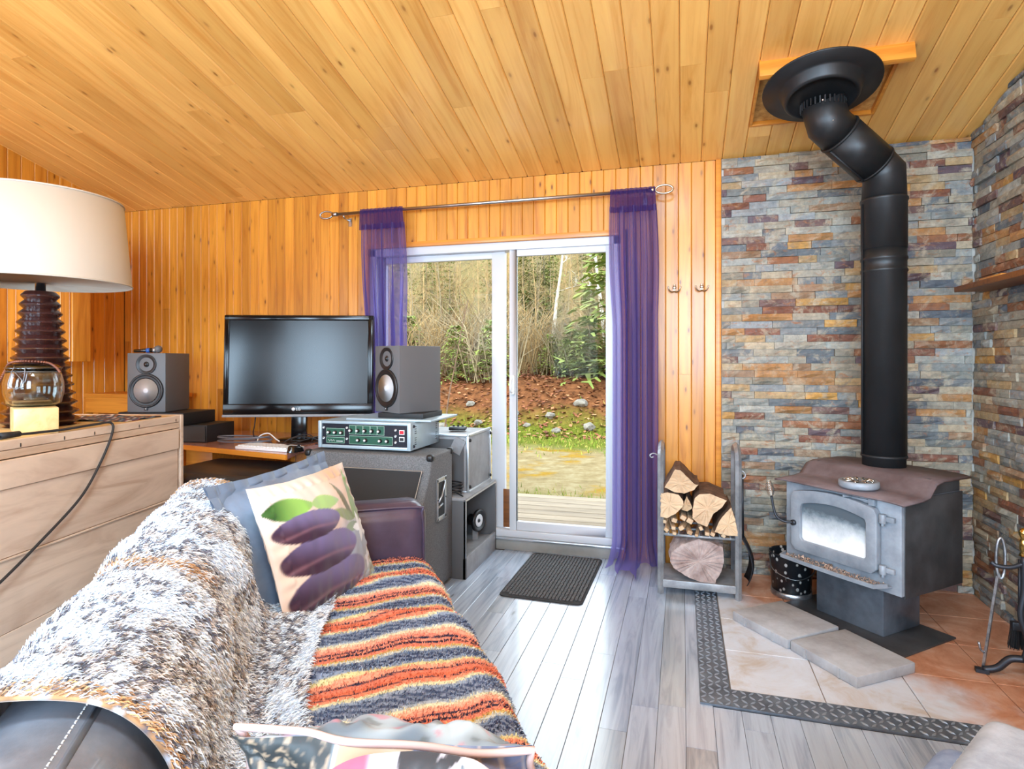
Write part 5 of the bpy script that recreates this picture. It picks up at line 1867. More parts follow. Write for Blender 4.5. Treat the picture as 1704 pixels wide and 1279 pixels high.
for i in range(wnu):
    s = W0 + (W1 - W0) * i / (wnu - 1)
    for j in range(wnv):
        a, z = wpr[j]
        t = j / (wnv - 1)
        up = 1 - sstep(0.55, 0.75, t)
        ridge = 0.010 * noise.noise(Vector((s * 7, a * 3, 4))) + 0.012 * max(0, math.sin(s * 21 + a * 6 + 1.5 * math.sin(a * 5))) * noise.noise(Vector((s * 2, a * 3, 9)))
        ridge += 0.014 * math.exp(-((s - 0.62 - 0.25 * a) / 0.028) ** 2) + 0.016 * math.exp(-((s - 1.02 - 0.3 * a) / 0.03) ** 2) * (0.5 + 0.5 * math.sin(a * 12)) + 0.014 * math.exp(-((s - 0.30 - 0.2 * a) / 0.03) ** 2)
        ridge = max(ridge, -0.004)
        wpts.append((s + 0.006 * math.sin(a * 20 + s * 3), a + (1 - up) * (0.006 + ridge + 0.012 * math.sin(s * 9)), z + 0.012 * up + ridge * up - (1 - up) * 0.02 * (math.sin(s * 6) + 1) * t))
        wS.append(s); wQ.append(t)
wS, wQ = np.array(wS), np.array(wQ)
blanket = thing('striped_blanket', 'woven blanket with orange, navy and cream stripes over the sofa seat', 'blanket', CO, CA)
o = raw('weave', wpts, gridfaces(wnu, wnv), 'wool', blanket, wool_color(wS, wQ))
o.modifiers.new('t', 'SOLIDIFY').thickness = 0.006
WG = np.array(wpts).reshape(wnu, wnv, 3)
def wool_tuft(iu, jv):
    c = wool_color(W0 + (W1 - W0) * iu / (wnu - 1), jv / (wnv - 1))
    return np.clip(c * np.random.default_rng(3).uniform(0.75, 1.3, (len(iu), 1)), 0, 1)
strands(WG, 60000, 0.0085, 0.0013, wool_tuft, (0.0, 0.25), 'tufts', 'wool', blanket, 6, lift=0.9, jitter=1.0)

# footstool edge and pale chair in the near corner
fs_ = thing('footstool', 'dark violet leather footstool just below the striped blanket', 'footstool', (-0.025, 1.150, 0), CA)
MB().bx(-0.115, 0.115, -0.115, 0.115, 0.10, 0.462).build('cushion', 'leather', fs_, bevel=0.06, seg=5)
for sx in (-1, 1):
    for sy in (-1, 1):
        MB().lathe([(0.014, 0), (0.02, 0.12), (0, 0.12)], 12, c=(sx * 0.08, sy * 0.08, 0)).build('foot', 'black', fs_)
ch = thing('armchair', 'pale denim armchair seat in the near corner by the hearth', 'armchair', (0.69, 1.37, 0), -0.62)
MB().bx(-0.245, 0.36, -0.36, 0.17, 0.08, 0.398).build('seat', 'denim', ch, bevel=0.05, seg=4)
for sx in (-0.14, 0.30):
    for sy in (-0.30, 0.11):
        MB().lathe([(0.016, 0), (0.022, 0.09), (0, 0.09)], 12, c=(sx, sy, 0)).build('foot', 'black', ch)
cu = thing('suede_cushion', 'pale grey suede cushion with white edge stitching on the armchair', 'cushion', (0.735, 1.365, 0.445), -0.62)
b = MB()
b.bx(-0.20, 0.36, -0.30, 0.165, -0.045, 0.045)
b.build('pad', 'suede', cu, bevel=0.043, seg=6)
b = MB()
for q in range(20):
    b.box((-0.16 + q * 0.026, 0.158, 0.012), (0.015, 0.012, 0.004))
b.build('long_edge_stitching', 'stitch', cu)
b = MB()
for q in range(20):
    b.box((-0.193, -0.26 + q * 0.020, 0.012), (0.012, 0.012, 0.004))
b.build('short_edge_stitching', 'stitch', cu)

# ================================================================== DRESSER AND WHAT STANDS ON IT
DA = math.atan2(-0.977, 0.214)
DO = Vector((-2.574, 2.580, 0))
dresser = thing('dresser', 'bare wood dresser turned with its back to the sofa', 'dresser', DO, DA)
DL = 1.55
def wp(name, x0, x1, y0, y1, z0, z1, mat='raw_pine', bev=0.002, parent=None):
    """board whose grain runs along its local x"""
    return MB().bx(0, x1 - x0, 0, y1 - y0, 0, z1 - z0).build(name, mat, parent or dresser, bevel=bev, seg=1, M4=Matrix.Translation((x0, y0, z0)))
wp('top', 0.0, DL, -0.60, -0.022, 0.982, 1.0, 'block_wood')
wp('side_panel', 0.0, 0.022, -0.60, 0.002, 0.03, 1.002)
wp('side_panel', DL - 0.022, DL, -0.60, 0.002, 0.03, 1.0)
wp('back_rail', 0.026, DL - 0.022, -0.022, -0.002, 0.966, 1.0)
wp('back_rail', 0.026, DL - 0.022, -0.024, -0.004, 0.934, 0.964)
wp('back_board', 0.045, DL - 0.022, -0.016, 0.006, 0.826, 0.930)
wp('back_panel', 0.040, DL - 0.022, -0.020, -0.004, 0.575, 0.824)
wp('back_panel', 0.040, DL - 0.022, -0.024, -0.008, 0.30, 0.572)
wp('back_panel', 0.040, DL - 0.022, -0.024, -0.008, 0.06, 0.298)
wp('cross_cleat', 0.040, DL - 0.022, -0.006, 0.000, 0.565, 0.574)
wp('front', 0.022, DL - 0.022, -0.60, -0.58, 0.03, 0.98)
MB().bx(0.022, DL - 0.022, -0.58, -0.03, 0.03, 0.05).build('bottom', 'raw_pine', dresser)
MB().bx(0.024, 0.045, -0.04, -0.024, 0.05, 0.965).build('dark_joint', 'dark_gap', dresser)
for q, xx in enumerate((0.06, 0.34, 0.62, 0.78, 0.98)):
    MB().bx(xx - 0.0015, xx + 0.0015, -0.003, 0.0, 0.970, 0.984).build('staple', 'black', dresser)
def on_dresser(x, y, z=1.0):
    return DO + Matrix.Rotation(DA, 3, 'Z') @ Vector((x, y, z))

lamp = thing('table_lamp', 'table lamp with turned dark ringed base and wide cream shade', 'lamp', (-2.780, 1.990, 1.0))
lamp.scale = (1.045, 1.045, 1.045)
prof = [(0.0, 0.0), (0.128, 0.0)]
nr = 15
zb, ztp = 0.004, 0.575
for q in range(nr):
    t0, t1 = q / nr, (q + 1) / nr
    za, zc_ = zb + (ztp - zb) * t0, zb + (ztp - zb) * t1
    ro = 0.148 - 0.082 * ((t0 + t1) / 2) ** 0.85
    ri = ro * 0.80
    prof += [(ri, za + 0.001), (ro * 0.985, (za + zc_) / 2 - 0.0035), (ro, (za + zc_) / 2), (ro * 0.985, (za + zc_) / 2 + 0.0035), (ri * 0.985, zc_ - 0.001)]
prof += [(0.05, ztp), (0.0, ztp)]
MB().lathe(prof, 48, smooth=False).build('ringed_base', 'lamp_wood', lamp)
MB().lathe([(0.019, ztp), (0.019, ztp + 0.09), (0.024, ztp + 0.092), (0.024, ztp + 0.10), (0.0, ztp + 0.10)], 24).build('neck', 'brushed', lamp)
zs0, zs1 = 0.612, 0.972
sh_ = MB()
sh_.lathe([(0.335, zs0), (0.303, zs1), (0.3005, zs1), (0.3325, zs0), (0.335, zs0)], 72)
shd = sh_.build('shade', 'lampshade', lamp)
for rr_, zz in ((0.3345, zs0), (0.303, zs1)):
    MB().tube([(rr_ * math.cos(a), rr_ * math.sin(a), zz) for a in np.linspace(0, 2 * PI, 72, endpoint=False)], 0.004, 6, closed=True).build('rim', 'lampshade', shd)
b = MB()
for q in range(3):
    a = q * 2 * PI / 3 + 0.4
    b.tube([(0.02 * math.cos(a), 0.02 * math.sin(a), zs1 - 0.05), (0.3025 * math.cos(a), 0.3025 * math.sin(a), zs1 - 0.02)], 0.003, 6)
b.cyl((0, 0, ztp + 0.09), (0, 0, zs1 - 0.04), 0.006, n=8)
b.build('spider', 'brushed', shd)

# wooden block box, jar on it with beads
bxp = on_dresser(0.750, -0.160)
box = thing('wooden_box', 'small pale wooden box under the glass jar', 'box', bxp, DA + 0.80)
MB().bx(-0.152, 0.006, -0.070, 0.070, 0.0, 0.104).build('body', 'block_wood', box, bevel=0.004)
MB().bx(0.007, 0.150, -0.070, 0.070, 0.0, 0.104).build('lid', 'block_wood', box, bevel=0.004)
jar_p = on_dresser(0.750, -0.160, 1.1045)
jar = thing('clip_jar', 'clear glass clip-top jar draped with wooden beads', 'jar', jar_p)
MB().lathe([(0.0, 0.0), (0.078, 0.0), (0.092, 0.012), (0.101, 0.055), (0.101, 0.095), (0.092, 0.135), (0.086, 0.146), (0.083, 0.146), (0.089, 0.132), (0.097, 0.094), (0.097, 0.057), (0.088, 0.016), (0.075, 0.006), (0.0, 0.006)], 48).build('bowl', 'jar_glass', jar)
MB().lathe([(0.090, 0.148), (0.092, 0.152), (0.088, 0.162), (0.075, 0.172), (0.05, 0.176), (0.0, 0.176), (0.0, 0.171), (0.05, 0.171), (0.072, 0.167), (0.083, 0.159), (0.086, 0.148), (0.090, 0.148)], 48).build('lid', 'jar_glass', jar)
b = MB()
b.tube([(0.0915 * math.cos(a), 0.0915 * math.sin(a), 0.142) for a in np.linspace(0, 2 * PI, 48, endpoint=False)], 0.0018, 6, closed=True)
b.tube([(0.094 * math.cos(a), 0.094 * math.sin(a), 0.156) for a in np.linspace(0, 2 * PI, 48, endpoint=False)], 0.0018, 6, closed=True)
ca, sa = math.cos(-1.05), math.sin(-1.05)
def jp(t, r_, z):
    return (r_ * ca - t * sa, r_ * sa + t * ca, z)
b.tube(smoothpath([jp(-0.022, 0.095, 0.165), jp(-0.028, 0.108, 0.13), jp(-0.03, 0.118, 0.085), jp(0.0, 0.12, 0.078), jp(0.012, 0.116, 0.09), jp(0.018, 0.106, 0.13), jp(0.014, 0.097, 0.16)], 5), 0.0018, 6)
b.tube(smoothpath([jp(-0.022, 0.093, 0.142), jp(0.0, 0.104, 0.12), jp(0.02, 0.11, 0.10), jp(0.026, 0.104, 0.14)], 5), 0.0018, 6)
b.build('wire_bail', 'wire', jar)
bd = thing('bead_string', 'string of brown wooden beads looped over the jar lid', 'beads', jar_p)
pth = smoothpath([(-0.10, -0.075, 0.03), (-0.093, -0.07, 0.09), (-0.07, -0.06, 0.148), (-0.03, -0.07, 0.176), (0.03, -0.06, 0.184), (0.07, 0.0, 0.178), (0.092, 0.02, 0.160), (0.102, 0.03, 0.14)], 8)
for q, p_ in enumerate(pth[::1]):
    MB().lathe([(0.0, -0.0052), (0.0042, -0.0032), (0.0055, 0), (0.0042, 0.0032), (0.0, 0.0052)], 10, c=p_).build('bead', 'bead', bd)
# woven mat, cord, plug, plastic
mat_ = thing('woven_runner', 'thin striped woven runner lying along the dresser top', 'runner', on_dresser(0.12, -0.40, 1.0), DA)
n1_, n2_ = 90, 30
vs, cc = [], []
pal = [(58, 66, 78), (120, 74, 84), (196, 184, 172), (66, 78, 72), (150, 96, 60), (44, 44, 54), (110, 120, 130)]
for i in range(n1_):
    for j in range(n2_):
        vs.append((0.25 * i / (n1_ - 1), 0.36 * j / (n2_ - 1), 0.004 + 0.006 * max(0, noise.noise(Vector((i * .12, j * .2, 0)))) + 0.012 * max(0, noise.noise(Vector((i * .05, j * .1, 4))))))
        cc.append(lin(pal[int(j * 0.9 + i * 0.05) % len(pal)]))
raw('cloth', vs, gridfaces(n1_, n2_), 'placemat', mat_, np.array(cc)).modifiers.new('t', 'SOLIDIFY').thickness = 0.003
cord = thing('power_cord', 'black cord hanging down the back of the dresser', 'cord', (0, 0, 0))
cp_ = [on_dresser(1.30, -0.05, 1.012), on_dresser(1.02, -0.045, 1.012), on_dresser(0.80, -0.003, 1.012), on_dresser(0.62, -0.006, 1.014), on_dresser(0.53, 0.004, 1.012), on_dresser(0.545, 0.018, 0.96), on_dresser(0.62, 0.020, 0.84), on_dresser(0.73, 0.022, 0.72), on_dresser(0.92, 0.022, 0.60), on_dresser(1.10, 0.022, 0.50), on_dresser(1.40, 0.022, 0.36)]
MB().tube(smoothpath(cp_, 7), 0.0052, 8).build('cable', 'cable', cord)
MB().tube([on_dresser(1.02, -0.045, 1.014), on_dresser(0.945, -0.040, 1.014)], [0.013, 0.011], 12).build('connector', 'black', cord)
b = MB()
vs = []
for i in range(10):
    for j in range(10):
        vs.append((i * 0.014, j * 0.016, 0.002 + 0.02 * abs(noise.noise(Vector((i * .5, j * .5, 2))))))
pl = thing('plastic_bag', 'crumpled clear plastic wrapper on the dresser beside the box', 'wrapper', on_dresser(0.96, -0.26, 1.002), DA)
raw('film', vs, gridfaces(10, 10), 'clear_plastic', pl)

# cabinet hung on the left wall and low plank ledge
wcab = thing('wall_cabinet', 'pine clad cabinet hung on the side wall behind the lamp', 'cabinet', (0, 0, 0))
b = MB().bx(XL, -3.93, 3.01, 3.14, 1.285, 2.2).build('carcass', 'dark_gap', wcab)
for q in range(7):
    x0 = XL + q * 0.0815
    plank('board', 0.915, 0.080, 0.012, 'pine_wall', wcab, frame((x0 + 0.0408, 3.011, 1.285), (0, 0, 1), (0, -1, 0)), ch=0.003)
plank('board', 0.915, 0.129, 0.012, 'pine_wall', wcab, frame((-3.931, 3.075, 1.285), (0, 0, 1), (1, 0, 0)), ch=0.003)
ledge = thing('plank_ledge', 'low pine ledge along the wall behind the studio monitor', 'ledge', (0, 0, 0))
wpl = MB().bx(0, 0.75, 0, 0.30, 0, 0.03).build('ledge_top', 'pine_trim', ledge, bevel=0.003, M4=Matrix.Translation((XL + 0.0, 3.55, 1.005)))
MB().bx(0, 0.75, 0, 0.02, 0, 0.12).build('apron', 'pine_trim', ledge, bevel=0.003, M4=Matrix.Translation((XL + 0.0, 3.56, 0.885)))
for xx in (XL + 0.03, XL + 0.66):
    MB().bx(xx, xx + 0.05, 3.60, 3.65, 0.0, 1.006).build('post', 'pine_trim', ledge)

# ================================================================== DESK CORNER
desk = thing('desk', 'laminate corner desk with pine edge below the television', 'desk', (0, 0, 0))
dp = [(-2.185, 2.93), (-2.275, 3.20), (-2.275, 3.86), (-3.775, 3.86), (-3.775, 3.30), (-3.45, 3.165)]
n = len(dp)
b = MB()
b.add([(x, y, 0.722) for x, y in dp] + [(x, y, 0.75) for x, y in dp], [(k_, (k_ + 1) % n, n + (k_ + 1) % n, n + k_) for k_ in range(n)] + [tuple(range(n, 2 * n)), tuple(range(n - 1, -1, -1))])
b.build('top', 'desk_top', desk)
e0, e1 = Vector((-2.183, 2.928, 0.7215)), Vector((-3.45, 3.163, 0.7215))
L_ = (e1 - e0).length
MB().bx(0, L_, -0.001, 0.012, 0, 0.029).build('front_edge', 'pine_trim', desk, M4=frame(e0, e1 - e0, (0, 0, 1)))
MB().bx(-3.30, -3.27, 3.17, 3.80, 0.0, 0.722).build('side_panel', 'pine_trim', desk)
MB().bx(-2.36, -2.33, 3.20, 3.80, 0.0, 0.722).build('side_panel', 'pine_trim', desk)
MB().bx(-3.27, -3.05, 3.30, 3.80, 0.02, 0.722).build('pedestal', 'pine_trim', desk, bevel=0.003)
stool = thing('desk_chair', 'black leather seat pushed under the desk edge', 'chair', (-2.47, 2.84, 0), 0.02)
b = MB()
b.bx(-0.40, 0.36, -0.20, 0.34, 0.55, 0.672)
b.build('seat', 'black_leather', stool, bevel=0.055, seg=5)
MB().cyl((0, 0.04, 0.06), (0, 0.04, 0.56), 0.03, n=16).build('column', 'black', stool)
for q in range(5):
    a = q * 2 * PI / 5
    MB().tube([(0, 0.04, 0.07), (0.24 * math.cos(a), 0.04 + 0.24 * math.sin(a), 0.04)], [0.022, 0.014], 8).build('leg', 'black', stool)
    MB().lathe([(0.0, -0.012), (0.02, -0.012), (0.024, 0), (0.02, 0.012), (0, 0.012)], 12, c=(0.24 * math.cos(a), 0.04 + 0.24 * math.sin(a), 0.024), axis=(-math.sin(a), math.cos(a), 0)).build('caster', 'black', stool)

# ---- television
tvt = thing('television', 'black flat screen television on the desk', 'television', (-2.470, 3.425, 0.75), rot=(-0.05, 0.0, math.radians(20)))
TW, TZ0, TZ1 = 0.985, 0.165, 0.850
b = MB().bx(-TW / 2, TW / 2, 0.0, 0.05, TZ0, TZ1)
b.build('housing', 'tv_gloss', tvt, bevel=0.008)
MB().bx(-0.30, 0.30, 0.05, 0.085, TZ0 + 0.08, TZ1 - 0.12).build('rear_housing', 'black', tvt, bevel=0.01)
MB().bx(-TW / 2 + 0.038, TW / 2 - 0.038, -0.004, 0.004, TZ0 + 0.088, TZ1 - 0.038).build('screen', 'screen', tvt)
for sx in (-1, 1):
    MB().bx(sx * (TW / 2 - 0.019) - 0.016, sx * (TW / 2 - 0.019) + 0.016, -0.008, 0.001, TZ0 + 0.06, TZ1 - 0.004).build('bezel_side', 'tv_gloss', tvt, bevel=0.004)
MB().bx(-TW / 2 + 0.003, TW / 2 - 0.003, -0.008, 0.001, TZ1 - 0.036, TZ1 - 0.004).build('bezel_top', 'tv_gloss', tvt, bevel=0.004)
bb_ = MB().bx(-TW / 2 + 0.003, TW / 2 - 0.003, -0.010, 0.001, TZ0 + 0.018, TZ0 + 0.086).build('bezel_bottom', 'tv_gloss', tvt, bevel=0.004)
MB().bx(-TW / 2, TW / 2, -0.012, 0.002, TZ0, TZ0 + 0.017).build('lower_strip', 'case_grey', tvt, bevel=0.003)
MB().lathe([(0, 0), (0.0115, 0), (0.0115, 0.001), (0, 0.001)], 20, c=(-0.030, -0.0105, TZ0 + 0.052), axis=(0, -1, 0)).build('logo_disc', 'white_plastic', bb_)
cu_ = bpy.data.curves.new('logo_text', 'FONT')
cu_.body = 'LG'
cu_.size = 0.026
cu_.extrude = 0.0004
cu_.materials.append(M['white_plastic'])
_tmp = bpy.data.objects.new('logo_tmp', cu_)
lo = bpy.data.objects.new('logo_text', bpy.data.meshes.new_from_object(_tmp))
bpy.data.objects.remove(_tmp)
COL.objects.link(lo)
lo.parent = bb_
lo.location = (-0.014, -0.0108, TZ0 + 0.0435)
lo.rotation_euler = (PI / 2, 0, 0)
MB().bx(-0.05, 0.05, 0.01, 0.05, 0.02, TZ0 + 0.05).build('neck', 'tv_gloss', tvt, bevel=0.006)
MB().lathe([(0, 0.012), (0.15, 0.012), (0.152, 0.018), (0.10, 0.026), (0, 0.028)], 36, c=(0, 0.04, 0)).build('foot', 'tv_gloss', tvt)

# ---- studio monitors
def monitor(label, loc, rz):
    t = thing('studio_monitor', label, 'speaker', loc, rz, 'studio monitor speakers')
    w, h, d = 0.25, 0.39, 0.30
    MB().bx(-w / 2, w / 2, 0, d, 0, h).build('cabinet', 'spk_black', t, bevel=0.004)
    MB().lathe([(0.0, 0.002), (0.010, 0.003), (0.016, -0.001), (0.024, -0.010), (0.050, -0.002), (0.062, 0.003), (0.066, 0.003), (0.066, -0.01)], 40, c=(0, -0.0035, 0.315), axis=(0, -1, 0)).build('tweeter_waveguide', 'spk_ring', t)
    MB().lathe([(0.0, 0.008), (0.008, 0.006), (0.011, 0.0)], 20, c=(0, -0.0035, 0.315), axis=(0, -1, 0)).build('tweeter_dome', 'black_gloss', t)
    MB().lathe([(0.113, -0.008), (0.113, 0.006), (0.107, 0.011), (0.100, 0.008), (0.096, 0.004), (0.088, 0.010), (0.080, 0.004), (0.078, -0.003)], 48, c=(0, -0.001, 0.142), axis=(0, -1, 0)).build('surround', 'spk_ring', t)
    MB().lathe([(0.080, 0.003), (0.060, -0.004), (0.030, -0.010), (0.0, -0.012)], 40, c=(0, -0.005, 0.142), axis=(0, -1, 0)).build('woofer_cone', 'spk_cone', t)
    MB().lathe([(0.030, 0.0), (0.024, 0.009), (0.012, 0.013), (0.0, 0.014)], 28, c=(0, 0.004, 0.142), axis=(0, -1, 0)).build('dust_cap', 'spk_cone', t)
    lg = MB().bx(-0.011, 0.011, -0.008, 0.001, 0.012, 0.034).build('badge', 'spk_ring', t, bevel=0.002)
    MB().lathe([(0, 0), (0.0035, 0), (0.0035, 0.001), (0, 0.001)], 12, c=(0, -0.0085, 0.023), axis=(0, -1, 0)).build('badge_mark', 'spk_cone', lg)
    return t
monitor('black studio monitor on the amplifier beside the curtain', (-1.667, 3.150, 0.987), math.atan2(-0.12, 0.22))
monitor('black studio monitor with a microphone lying on it', (-3.396, 3.103, 0.951), math.atan2(0.29, 0.957))
mic = thing('microphone', 'handheld microphone lying on the studio monitor', 'microphone', (-3.41, 3.13, 1.341), 0.45)
MB().tube([(-0.085, 0, 0.014), (0.035, 0, 0.019)], [0.0105, 0.016], 16).build('handle', 'black_gloss', mic)
MB().tube([(-0.010, 0, 0.0172), (0.012, 0, 0.0182)], [0.0150, 0.0162], 16).build('blue_band', plain('blue_band', (40, 90, 170), .4), mic)
MB().tube([(0.030, 0, 0.019), (0.048, 0, 0.020)], [0.017, 0.022], 16).build('collar', 'steel', mic)
MB().lathe([(0.0, -0.026), (0.016, -0.021), (0.025, -0.006), (0.0255, 0.004), (0.02, 0.016), (0.01, 0.0225), (0, 0.024)], 22, c=(0.062, 0, 0.026), axis=(1, 0, 0.06)).build('grille', 'spk_black', mic)
for nm, lb, x0, x1, y0, y1, z0, z1 in (('audio_interface', 'black rack audio unit directly under the monitor with the microphone', -3.62, -3.14, 3.10, 3.42, 0.868, 0.950), ('patch_box', 'flat black box resting on the desk under the rack audio unit', -3.58, -3.02, 3.17, 3.46, 0.751, 0.867)):
    t = thing(nm, lb, 'audio unit', ((x0 + x1) / 2, (y0 + y1) / 2, z0), 0.12)
    w, d, h = x1 - x0, y1 - y0, z1 - z0
    MB().bx(-w / 2, w / 2, -d / 2, d / 2, 0, h - 0.001).build('chassis', 'black', t, bevel=0.003)
    MB().bx(-w / 2 + 0.01, w / 2 - 0.01, -d / 2 - 0.004, -d / 2 + 0.001, 0.008, h - 0.008).build('front_panel', 'spk_ring', t)
    for q in range(4):
        MB().lathe([(0, 0.012), (0.007, 0.012), (0.008, 0)], 12, c=(-w / 2 + 0.05 + q * 0.05, -d / 2 - 0.004, h / 2), axis=(0, -1, 0)).build('knob', 'case_grey', t)

# ---- keyboard, mouse, leads on the desk
kb = thing('keyboard', 'white computer keyboard in front of the television', 'keyboard', (-2.43, 3.075, 0.7505), -0.09)
MB().bx(-0.20, 0.20, -0.06, 0.09, 0.0, 0.018).build('case', 'white_plastic', kb, bevel=0.004)
for r_ in range(5):
    for q in range(15):
        MB().bx(-0.188 + q * 0.0252, -0.188 + q * 0.0252 + 0.021, -0.05 + r_ * 0.026, -0.05 + r_ * 0.026 + 0.021, 0.018, 0.0245).build('key', 'white_plastic', kb)
ms = thing('computer_mouse', 'black computer mouse at the desk corner', 'mouse', (-2.205, 3.035, 0.751), 1.2)
b = MB()
nn_ = 14
vs = []
for i in range(nn_):
    for j in range(nn_):
        a, c = -1 + 2 * i / (nn_ - 1), -1 + 2 * j / (nn_ - 1)
        x, y = a * 0.055 * math.sqrt(1 - c * c * .5), c * 0.031 * math.sqrt(1 - a * a * .5)
        vs.append((x, y, 0.036 * max(0, (1 - a ** 4) * (1 - c ** 4)) ** 0.5 * (1 - 0.25 * a)))
raw('shell', vs, gridfaces(nn_, nn_), 'black_gloss', ms)
MB().cyl((0.02, -0.004, 0.033), (0.02, 0.004, 0.033), 0.008, n=12).build('wheel', 'spk_ring', ms)
def lead(name, label, pts, r_, mat):
    t = thing(name, label, 'cable')
    MB().tube(smoothpath(pts, 8), r_, 7).build('sheath', mat, t)
    return t
lead('coiled_lead', 'grey lead coiled on the desk under the television edge', [(-2.72 + 0.19 * math.cos(a), 3.22 + 0.10 * math.sin(a), 0.758 + 0.004 * a) for a in np.linspace(0, 4 * PI, 22)], 0.0055, 'grey_cable')
lead('keyboard_lead', 'thin black lead looped over the white keyboard', [(-2.30 + 0.12 * math.cos(a) + 0.01 * a, 3.16 + 0.05 * math.sin(a), 0.80 + 0.03 * math.sin(a * 1.3)) for a in np.linspace(0, 4.4 * PI, 26)] + [(-2.25, 3.3, 0.757)], 0.0032, 'cable')
lead('ivory_lead', 'pale lead arched behind the keyboard', [(-2.63, 3.22, 0.756), (-2.64, 3.26, 0.80), (-2.58, 3.27, 0.82), (-2.5, 3.24, 0.79), (-2.46, 3.22, 0.78)], 0.004, 'white_plastic')
lead('television_lead', 'black lead hanging from the television to the desk', [(-2.75, 3.36, 0.93), (-2.76, 3.36, 0.86), (-2.72, 3.30, 0.80), (-2.66, 3.28, 0.757)], 0.004, 'cable')

# ================================================================== SPEAKER CABINET, AMPLIFIER, CASES
cab = thing('speaker_cabinet', 'tall black tolex speaker cabinet with slanted grille', 'speaker cabinet', (0, 0, 0))
cx0, cx1, cz = -2.09, -1.305, 0.773
yr, yt, ybm = 3.275, 2.975, 2.705
P = [(ybm, 0.02), (yr, 0.02), (yr, cz), (yt, cz), (yt - 0.015, cz - 0.09), (ybm, 0.30)]
b = MB()
n = len(P)
vs = [(cx0, y, z) for y, z in P] + [(cx1, y, z) for y, z in P]
b.add(vs, [(k_, (k_ + 1) % n, n + (k_ + 1) % n, n + k_) for k_ in range(n)] + [tuple(range(n - 1, -1, -1)), tuple(range(n, 2 * n))])
shell = b.build('shell', 'tolex', cab, bevel=0.012, seg=3)
# grille set on the slanted front
g0 = Vector((cx0 + 0.045, yt - 0.022, cz - 0.085))
g1 = Vector((cx0 + 0.045, ybm - 0.008, 0.305))
gd = (g1 - g0)
nrm = Vector((0, -1, 0)) - gd * (Vector((0, -1, 0)).dot(gd) / gd.length_squared)
MB().bx(0, gd.length, 0, cx1 - cx0 - 0.09, 0, 0.006).build('grille', 'grille', cab, M4=frame(g0, gd, nrm))
MB().bx(cx0 + 0.045, cx1 - 0.045, ybm - 0.007, ybm + 0.002, 0.05, 0.295).build('lower_grille', 'grille', cab)
pip = MB()
pip.tube([g0 + nrm.normalized() * 0.008, g0 + nrm.normalized() * 0.008 + Vector((cx1 - cx0 - 0.09, 0, 0)), g0 + gd + nrm.normalized() * 0.008 + Vector((cx1 - cx0 - 0.09, 0, 0)), g0 + gd + nrm.normalized() * 0.008], 0.004, 6, closed=True, smooth=False)
pip.build('grille_piping', 'alu', cab)
for xx in (cx0 + 0.012, cx1 - 0.012):
    for yy_ in (yt + 0.008, yr - 0.012):
        MB().box((xx, yy_, cz - 0.012), (0.040, 0.040, 0.040)).build('corner_cap', 'spk_ring', cab, bevel=0.014, seg=3)
# recessed side handle
hx = cx1 + 0.001
hz0, hz1, hy0, hy1 = 0.40, 0.635, 3.035, 3.165
hr = MB()
hr.bx(hx - 0.002, hx + 0.006, hy0, hy0 + 0.018, hz0, hz1)
hr.bx(hx - 0.002, hx + 0.006, hy1 - 0.018, hy1, hz0, hz1)
hr.bx(hx - 0.002, hx + 0.006, hy0, hy1, hz0, hz0 + 0.022)
hr.bx(hx - 0.002, hx + 0.006, hy0, hy1, hz1 - 0.022, hz1)
hh = hr.build('handle_frame', 'alu', cab, bevel=0.002)
MB().bx(hx, hx + 0.0015, hy0 + 0.018, hy1 - 0.018, hz0 + 0.022, hz1 - 0.022).build('handle_dish', 'black', hh)
MB().tube([(hx + 0.006, hy0 + 0.02, hz1 - 0.13), (hx + 0.012, hy0 + 0.05, hz1 - 0.10), (hx + 0.006, hy1 - 0.02, hz1 - 0.03)], 0.005, 8).build('grip_bar', 'alu', hh)
MB().tube([(hx + 0.004, hy0 + 0.02, hz0 + 0.075), (hx + 0.004, hy1 - 0.05, hz0 + 0.085)], 0.005, 8).build('grip_bar', 'alu', hh)
for yy_ in (hy0 + 0.009, hy1 - 0.009):
    for zz in (hz0 + 0.011, (hz0 + hz1) / 2, hz1 - 0.011):
        MB().lathe([(0, 0.003), (0.004, 0.002), (0.005, 0)], 10, c=(hx + 0.006, yy_, zz), axis=(1, 0, 0)).build('screw', 'spk_ring', hh)
for xx in (cx0 + 0.06, cx1 - 0.06):
    for yy_ in (ybm + 0.06, yr - 0.06):
        MB().lathe([(0.02, 0), (0.024, 0.021), (0, 0.021)], 14, c=(xx, yy_, 0)).build('foot', 'black', cab)

# amplifier head
ax0, ax1, ay0, ay1, az0, az1 = -2.045, -1.455, 3.035, 3.430, 0.786, 0.942
amp = thing('amplifier_head', 'pale blue metal amplifier head with green control panels and white knobs', 'amplifier', (ax0, ay0, az0))
AW, AD, AH = ax1 - ax0, ay1 - ay0, az1 - az0
MB().bx(0, AW, 0.012, AD, 0, AH).build('case', 'amp_case', amp, bevel=0.004)
for xx in (0.0, AW - 0.022):
    MB().bx(xx, xx + 0.022, -0.010, 0.014, 0.0, AH).build('rack_ear', 'amp_case', amp, bevel=0.003)
MB().bx(0.022, AW - 0.022, -0.006, 0.013, AH - 0.016, AH).build('top_rail', 'amp_case', amp, bevel=0.002)
MB().bx(0.022, AW - 0.022, -0.006, 0.013, 0.0, 0.018).build('bottom_rail', 'amp_case', amp, bevel=0.002)
face = MB().bx(0.022, AW - 0.022, 0.0, 0.013, 0.018, AH - 0.016).build('faceplate', 'amp_face', amp)
FW_, FH_ = AW - 0.044, AH - 0.034
def fx(u): return 0.022 + u * FW_
def fz(v_): return 0.018 + v_ * FH_
